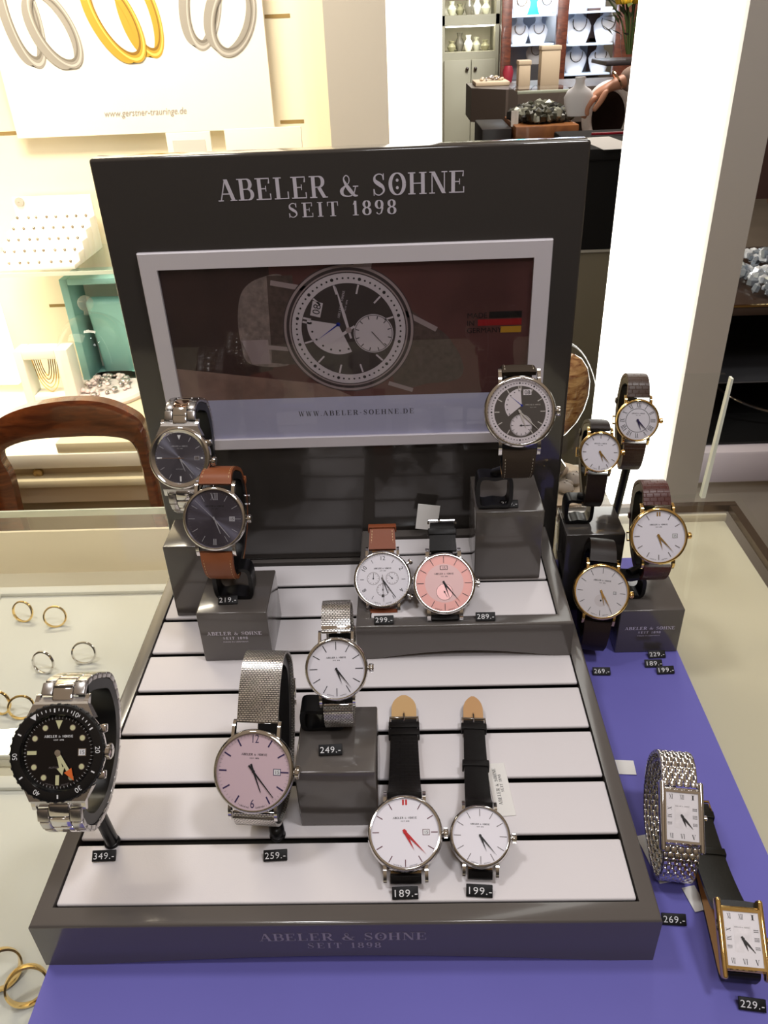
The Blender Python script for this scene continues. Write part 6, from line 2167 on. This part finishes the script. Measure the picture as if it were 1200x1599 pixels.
for i in range(46):
    a = random.uniform(0, 2 * PI)
    r_ = random.uniform(.02, .12)
    z_ = random.uniform(.10, .25)
    R_ = Matrix.Rotation(a, 4, 'Z') @ Matrix.Rotation(random.uniform(-.9, .3), 4, 'Y')
    mb.M = Matrix.Translation((r_ * math.cos(a), r_ * math.sin(a), z_)) @ R_
    mb.add([(0, 0, 0), (.03, .014, .004), (.075, 0, 0), (.03, -.014, .004)], [[0, 1, 2, 3]], LEAF)
    mb.add([(0, 0, -.0006), (.03, .014, .0034), (.075, 0, -.0006), (.03, -.014, .0034)], [[3, 2, 1, 0]], LEAF)
q = mb.build('leaves', va); q['kind'] = 'stuff'

# ------------------------------------------------------------------ the person reaching out with a necklace bust
SKIN = mat('skin', rgb(196, 140, 112), .5, 0, .4)
KNIT = mat('taupe_knit', rgb(150, 128, 116), .85, 0, .2, bump=('noise', 200, .4))
TROU = mat('black_trousers', rgb(24, 22, 24), .8)
HAIR = mat('brown_hair', rgb(66, 44, 30), .6)
def skin_mesh(name, joints, edges, root, m, parent, sub=2, label=None):
    """joints: {key: (pos, radius or (rx, ry))}; one continuous surface by the skin modifier"""
    keys = list(joints)
    me = bpy.data.meshes.new(name)
    me.from_pydata([joints[k][0] for k in keys], [(keys.index(a), keys.index(b)) for a, b in edges], [])
    o = bpy.data.objects.new(name, me)
    COL.objects.link(o)
    md = o.modifiers.new('skin', 'SKIN')
    md.use_smooth_shade = True
    md.branch_smoothing = .6
    sv = me.skin_vertices[0].data if me.skin_vertices else None
    if sv is None:
        bpy.context.view_layer.objects.active = o
        me.attributes.new('x', 'FLOAT', 'POINT')
    for i, k in enumerate(keys):
        r = joints[k][1]
        sv[i].radius = r if isinstance(r, tuple) else (r, r)
        sv[i].use_root = (k == root)
    ss = o.modifiers.new('sub', 'SUBSURF')
    ss.levels = ss.render_levels = sub
    me.materials.append(m)
    dg = bpy.context.evaluated_depsgraph_get()
    ev = o.evaluated_get(dg)
    m2 = bpy.data.meshes.new_from_object(ev)
    m2.name = name
    o.modifiers.clear()
    o.data = m2
    m2.materials.clear()
    m2.materials.append(m)
    m2.shade_smooth()
    bpy.data.meshes.remove(me)
    o.parent = parent
    if label:
        o['label'] = label
    return o
hp = PY(921, 158, 3.0)            # hand
wr = PY(953, 134, 3.0)            # wrist
el_ = PY(1036, 108, 3.04)         # elbow
bx, by_ = el_.x + .24, 3.06        # body axis
pe = tag(empty('person', (bx, by_, 0)), 'person in a taupe top reaching out a hand, mostly hidden behind the lit column', 'person')
sh_z, hip_z = 1.42, .95
E0 = Vector((bx, by_, 0))
def L3(x, y, z):
    return (x, y, z)
def rel(p):
    p = Vector(p) - E0
    return (p.x, p.y, p.z)
J = {
    'pelvis': ((0, 0, hip_z), (.15, .11)), 'waist': ((0, 0, 1.12), (.125, .095)), 'chest': ((0, 0, 1.30), (.155, .11)), 'neckb': ((0, 0, 1.45), (.06, .06)), 'neck': ((0, -.01, 1.52), .052),
    'jaw': ((0, -.025, 1.59), (.062, .07)), 'head': ((0, -.015, 1.66), (.077, .095)), 'crown': ((0, 0, 1.73), (.06, .075)),
    'shl': ((-.17, 0, 1.40), .058), 'ell': (rel(el_), .043), 'wrl': (rel(wr), (.027, .021)),
    'shr': ((.17, 0, 1.40), .058), 'elr': ((.22, .03, 1.12), .043), 'wrr': ((.23, -.06, .88), (.027, .021)),
    'hl': ((-.085, 0, .90), .085), 'kl': ((-.09, -.02, .50), .058), 'al': ((-.09, .02, .09), .042), 'tl': ((-.09, -.12, .035), .035),
    'hr': ((.085, 0, .90), .085), 'kr': ((.09, -.02, .50), .058), 'ar': ((.09, .02, .09), .042), 'tr': ((.10, -.12, .035), .035)}
Ed = [('pelvis', 'waist'), ('waist', 'chest'), ('chest', 'neckb'), ('neckb', 'neck'), ('neck', 'jaw'), ('jaw', 'head'), ('head', 'crown'), ('chest', 'shl'), ('shl', 'ell'), ('ell', 'wrl'), ('chest', 'shr'), ('shr', 'elr'), ('elr', 'wrr'),
      ('pelvis', 'hl'), ('hl', 'kl'), ('kl', 'al'), ('al', 'tl'), ('pelvis', 'hr'), ('hr', 'kr'), ('kr', 'ar'), ('ar', 'tr')]
# hands: palm, four fingers of different length and a thumb from the side of the palm
def add_hand(J, Ed, wk, wpos, d, side, down, tagk, curl=.6):
    d = Vector(d).normalized(); side = Vector(side).normalized(); down = Vector(down).normalized()
    W = Vector(wpos)
    pm = W + d * .040
    J[tagk + 'p'] = (tuple(pm), (.034, .018))
    Ed.append((wk, tagk + 'p'))
    for i, (off, ln) in enumerate(((.027, .056), (.009, .063), (-.009, .058), (-.026, .046))):
        k0 = pm + d * .042 + side * off
        a = k0 + d * ln * .45 * math.cos(curl * .5) + down * ln * .45 * math.sin(curl * .5)
        b = a + d * ln * .33 * math.cos(curl * 1.3) + down * ln * .33 * math.sin(curl * 1.3)
        c = b + d * ln * .25 * math.cos(curl * 2.0) + down * ln * .25 * math.sin(curl * 2.0)
        ks = [tagk + str(i) + q for q in 'kabc']
        for q, p_, r_ in zip(ks, (k0, a, b, c), (.0105, .0092, .0084, .0072)):
            J[q] = (tuple(p_), r_)
        Ed.append((tagk + 'p', ks[0])); Ed.append((ks[0], ks[1])); Ed.append((ks[1], ks[2])); Ed.append((ks[2], ks[3]))
    t0 = pm - d * .008 + side * .036 + down * .006
    t1 = t0 + d * .030 + side * .014 + down * .018
    t2 = t1 + d * .026 - side * .004 + down * .014
    for q, p_, r_ in zip(('t0', 't1', 't2'), (t0, t1, t2), (.013, .0108, .0085)):
        J[tagk + q] = (tuple(p_), r_)
    Ed += [(tagk + 'p', tagk + 't0'), (tagk + 't0', tagk + 't1'), (tagk + 't1', tagk + 't2')]
hd = Vector(hp) - Vector(wr)
add_hand(J, Ed, 'wrl', rel(wr), hd, Vector((0.2, -1, 0.25)), Vector((.05, 0, -1)), 'L', 1.15)
add_hand(J, Ed, 'wrr', J['wrr'][0], (0, -.25, -1), (-1, 0, 0), (0, -1, 0), 'R', .35)
try:
    body = skin_mesh('body', J, Ed, 'pelvis', SKIN, pe, 2)
    skin_mesh('knit_top', {'p': ((0, 0, 1.03), (.172, .135)), 'w': ((0, 0, 1.14), (.150, .118)), 'c': ((0, 0, 1.30), (.178, .132)), 'n': ((0, 0, 1.44), (.085, .08)), 'a': (J['shl'][0], .078), 'e': (J['ell'][0], .060), 'f': (tuple(Vector(J['ell'][0]).lerp(Vector(J['wrl'][0]), .82)), .043),
              'b': (J['shr'][0], .078), 'g': (J['elr'][0], .060), 'h': (tuple(Vector(J['elr'][0]).lerp(Vector(J['wrr'][0]), .8)), .043)},
              [('p', 'w'), ('w', 'c'), ('c', 'n'), ('c', 'a'), ('a', 'e'), ('e', 'f'), ('c', 'b'), ('b', 'g'), ('g', 'h')], 'p', KNIT, pe, 2)
    skin_mesh('trousers', {'p': ((0, 0, 1.0), (.158, .122)), 'q': ((0, 0, .93), (.165, .125)), 'a': ((-.09, 0, .86), .105), 'b': ((-.095, -.02, .5), .078), 'c': ((-.095, .02, .10), .068), 'd': ((.09, 0, .86), .105), 'e': ((.095, -.02, .5), .078), 'f': ((.095, .02, .10), .068)},
              [('p', 'q'), ('q', 'a'), ('a', 'b'), ('b', 'c'), ('q', 'd'), ('d', 'e'), ('e', 'f')], 'q', TROU, pe, 2)
    skin_mesh('hair', {'a': ((0, .025, 1.72), (.085, .09)), 'b': ((0, .05, 1.64), (.085, .065)), 'c': ((0, .055, 1.52), (.07, .04))}, [('a', 'b'), ('b', 'c')], 'a', HAIR, pe, 2)
    for sx_ in (-1, 1):
        mb = MB(); mb.M = Matrix.Translation((sx_ * .031, -.101, 1.665)); mb.lathe([(.001, -.008), (.009, -.005), (.011, 0), (.009, .005), (.001, .008)], mat('eye_white', rgb(230, 226, 220), .3), 12); mb.build('eye', pe)
        mb = MB(); mb.M = Matrix.Translation((sx_ * .031, -.1125, 1.665)) @ Matrix.Rotation(PI / 2, 4, 'X'); mb.lathe([(.0045, -.001), (.0045, .001), (.001, .0015)], mat('iris', rgb(60, 40, 28), .3), 12); mb.build('iris', pe)
        mb = MB(); mb.M = Matrix.Translation((sx_ * .079, 0, 1.65)); mb.lathe([(.001, -.03), (.012, -.02), (.016, 0), (.014, .018), (.001, .03)], SKIN, 12, sx=.5); mb.build('ear', pe)
    mb = MB(); mb.tube([(0, -.100, 1.672), (0, -.118, 1.645), (0, -.124, 1.632), (0, -.104, 1.624)], [.007, .010, .013, .008], SKIN, 10); mb.build('nose', pe)
    mb = MB(); mb.tube([(-.022, -.094, 1.598), (0, -.101, 1.599), (.022, -.094, 1.598)], [.003, .006, .003], mat('lips', rgb(170, 88, 84), .4), 10); mb.build('mouth', pe)
    mb = MB()
    c = Vector(J['wrl'][0]) - Vector(hd).normalized() * .03
    ax = Vector(hd).normalized()
    u_ = ax.orthogonal().normalized(); v_ = ax.cross(u_)
    mb.tube([c + (u_ * math.cos(t) + v_ * math.sin(t)) * .033 for t in [2 * PI * k / 24 for k in range(24)]], .004, ROSE, 8, True)
    q = mb.build('bracelet', pe); q['label'] = 'rose gold wrist bracelet'
except Exception as ex:
    print('SKIN FAIL', ex)
    raise
bp_ = PY(902, 181, 2.99)
zt_ = PY(905, 120, 2.99).z
bust(bp_.x, 2.99, bp_.z, (zt_ - bp_.z) / 1.02, 'white necklace bust held in the person\'s outstretched hand', 'necklace bust in the hand', chain=False)
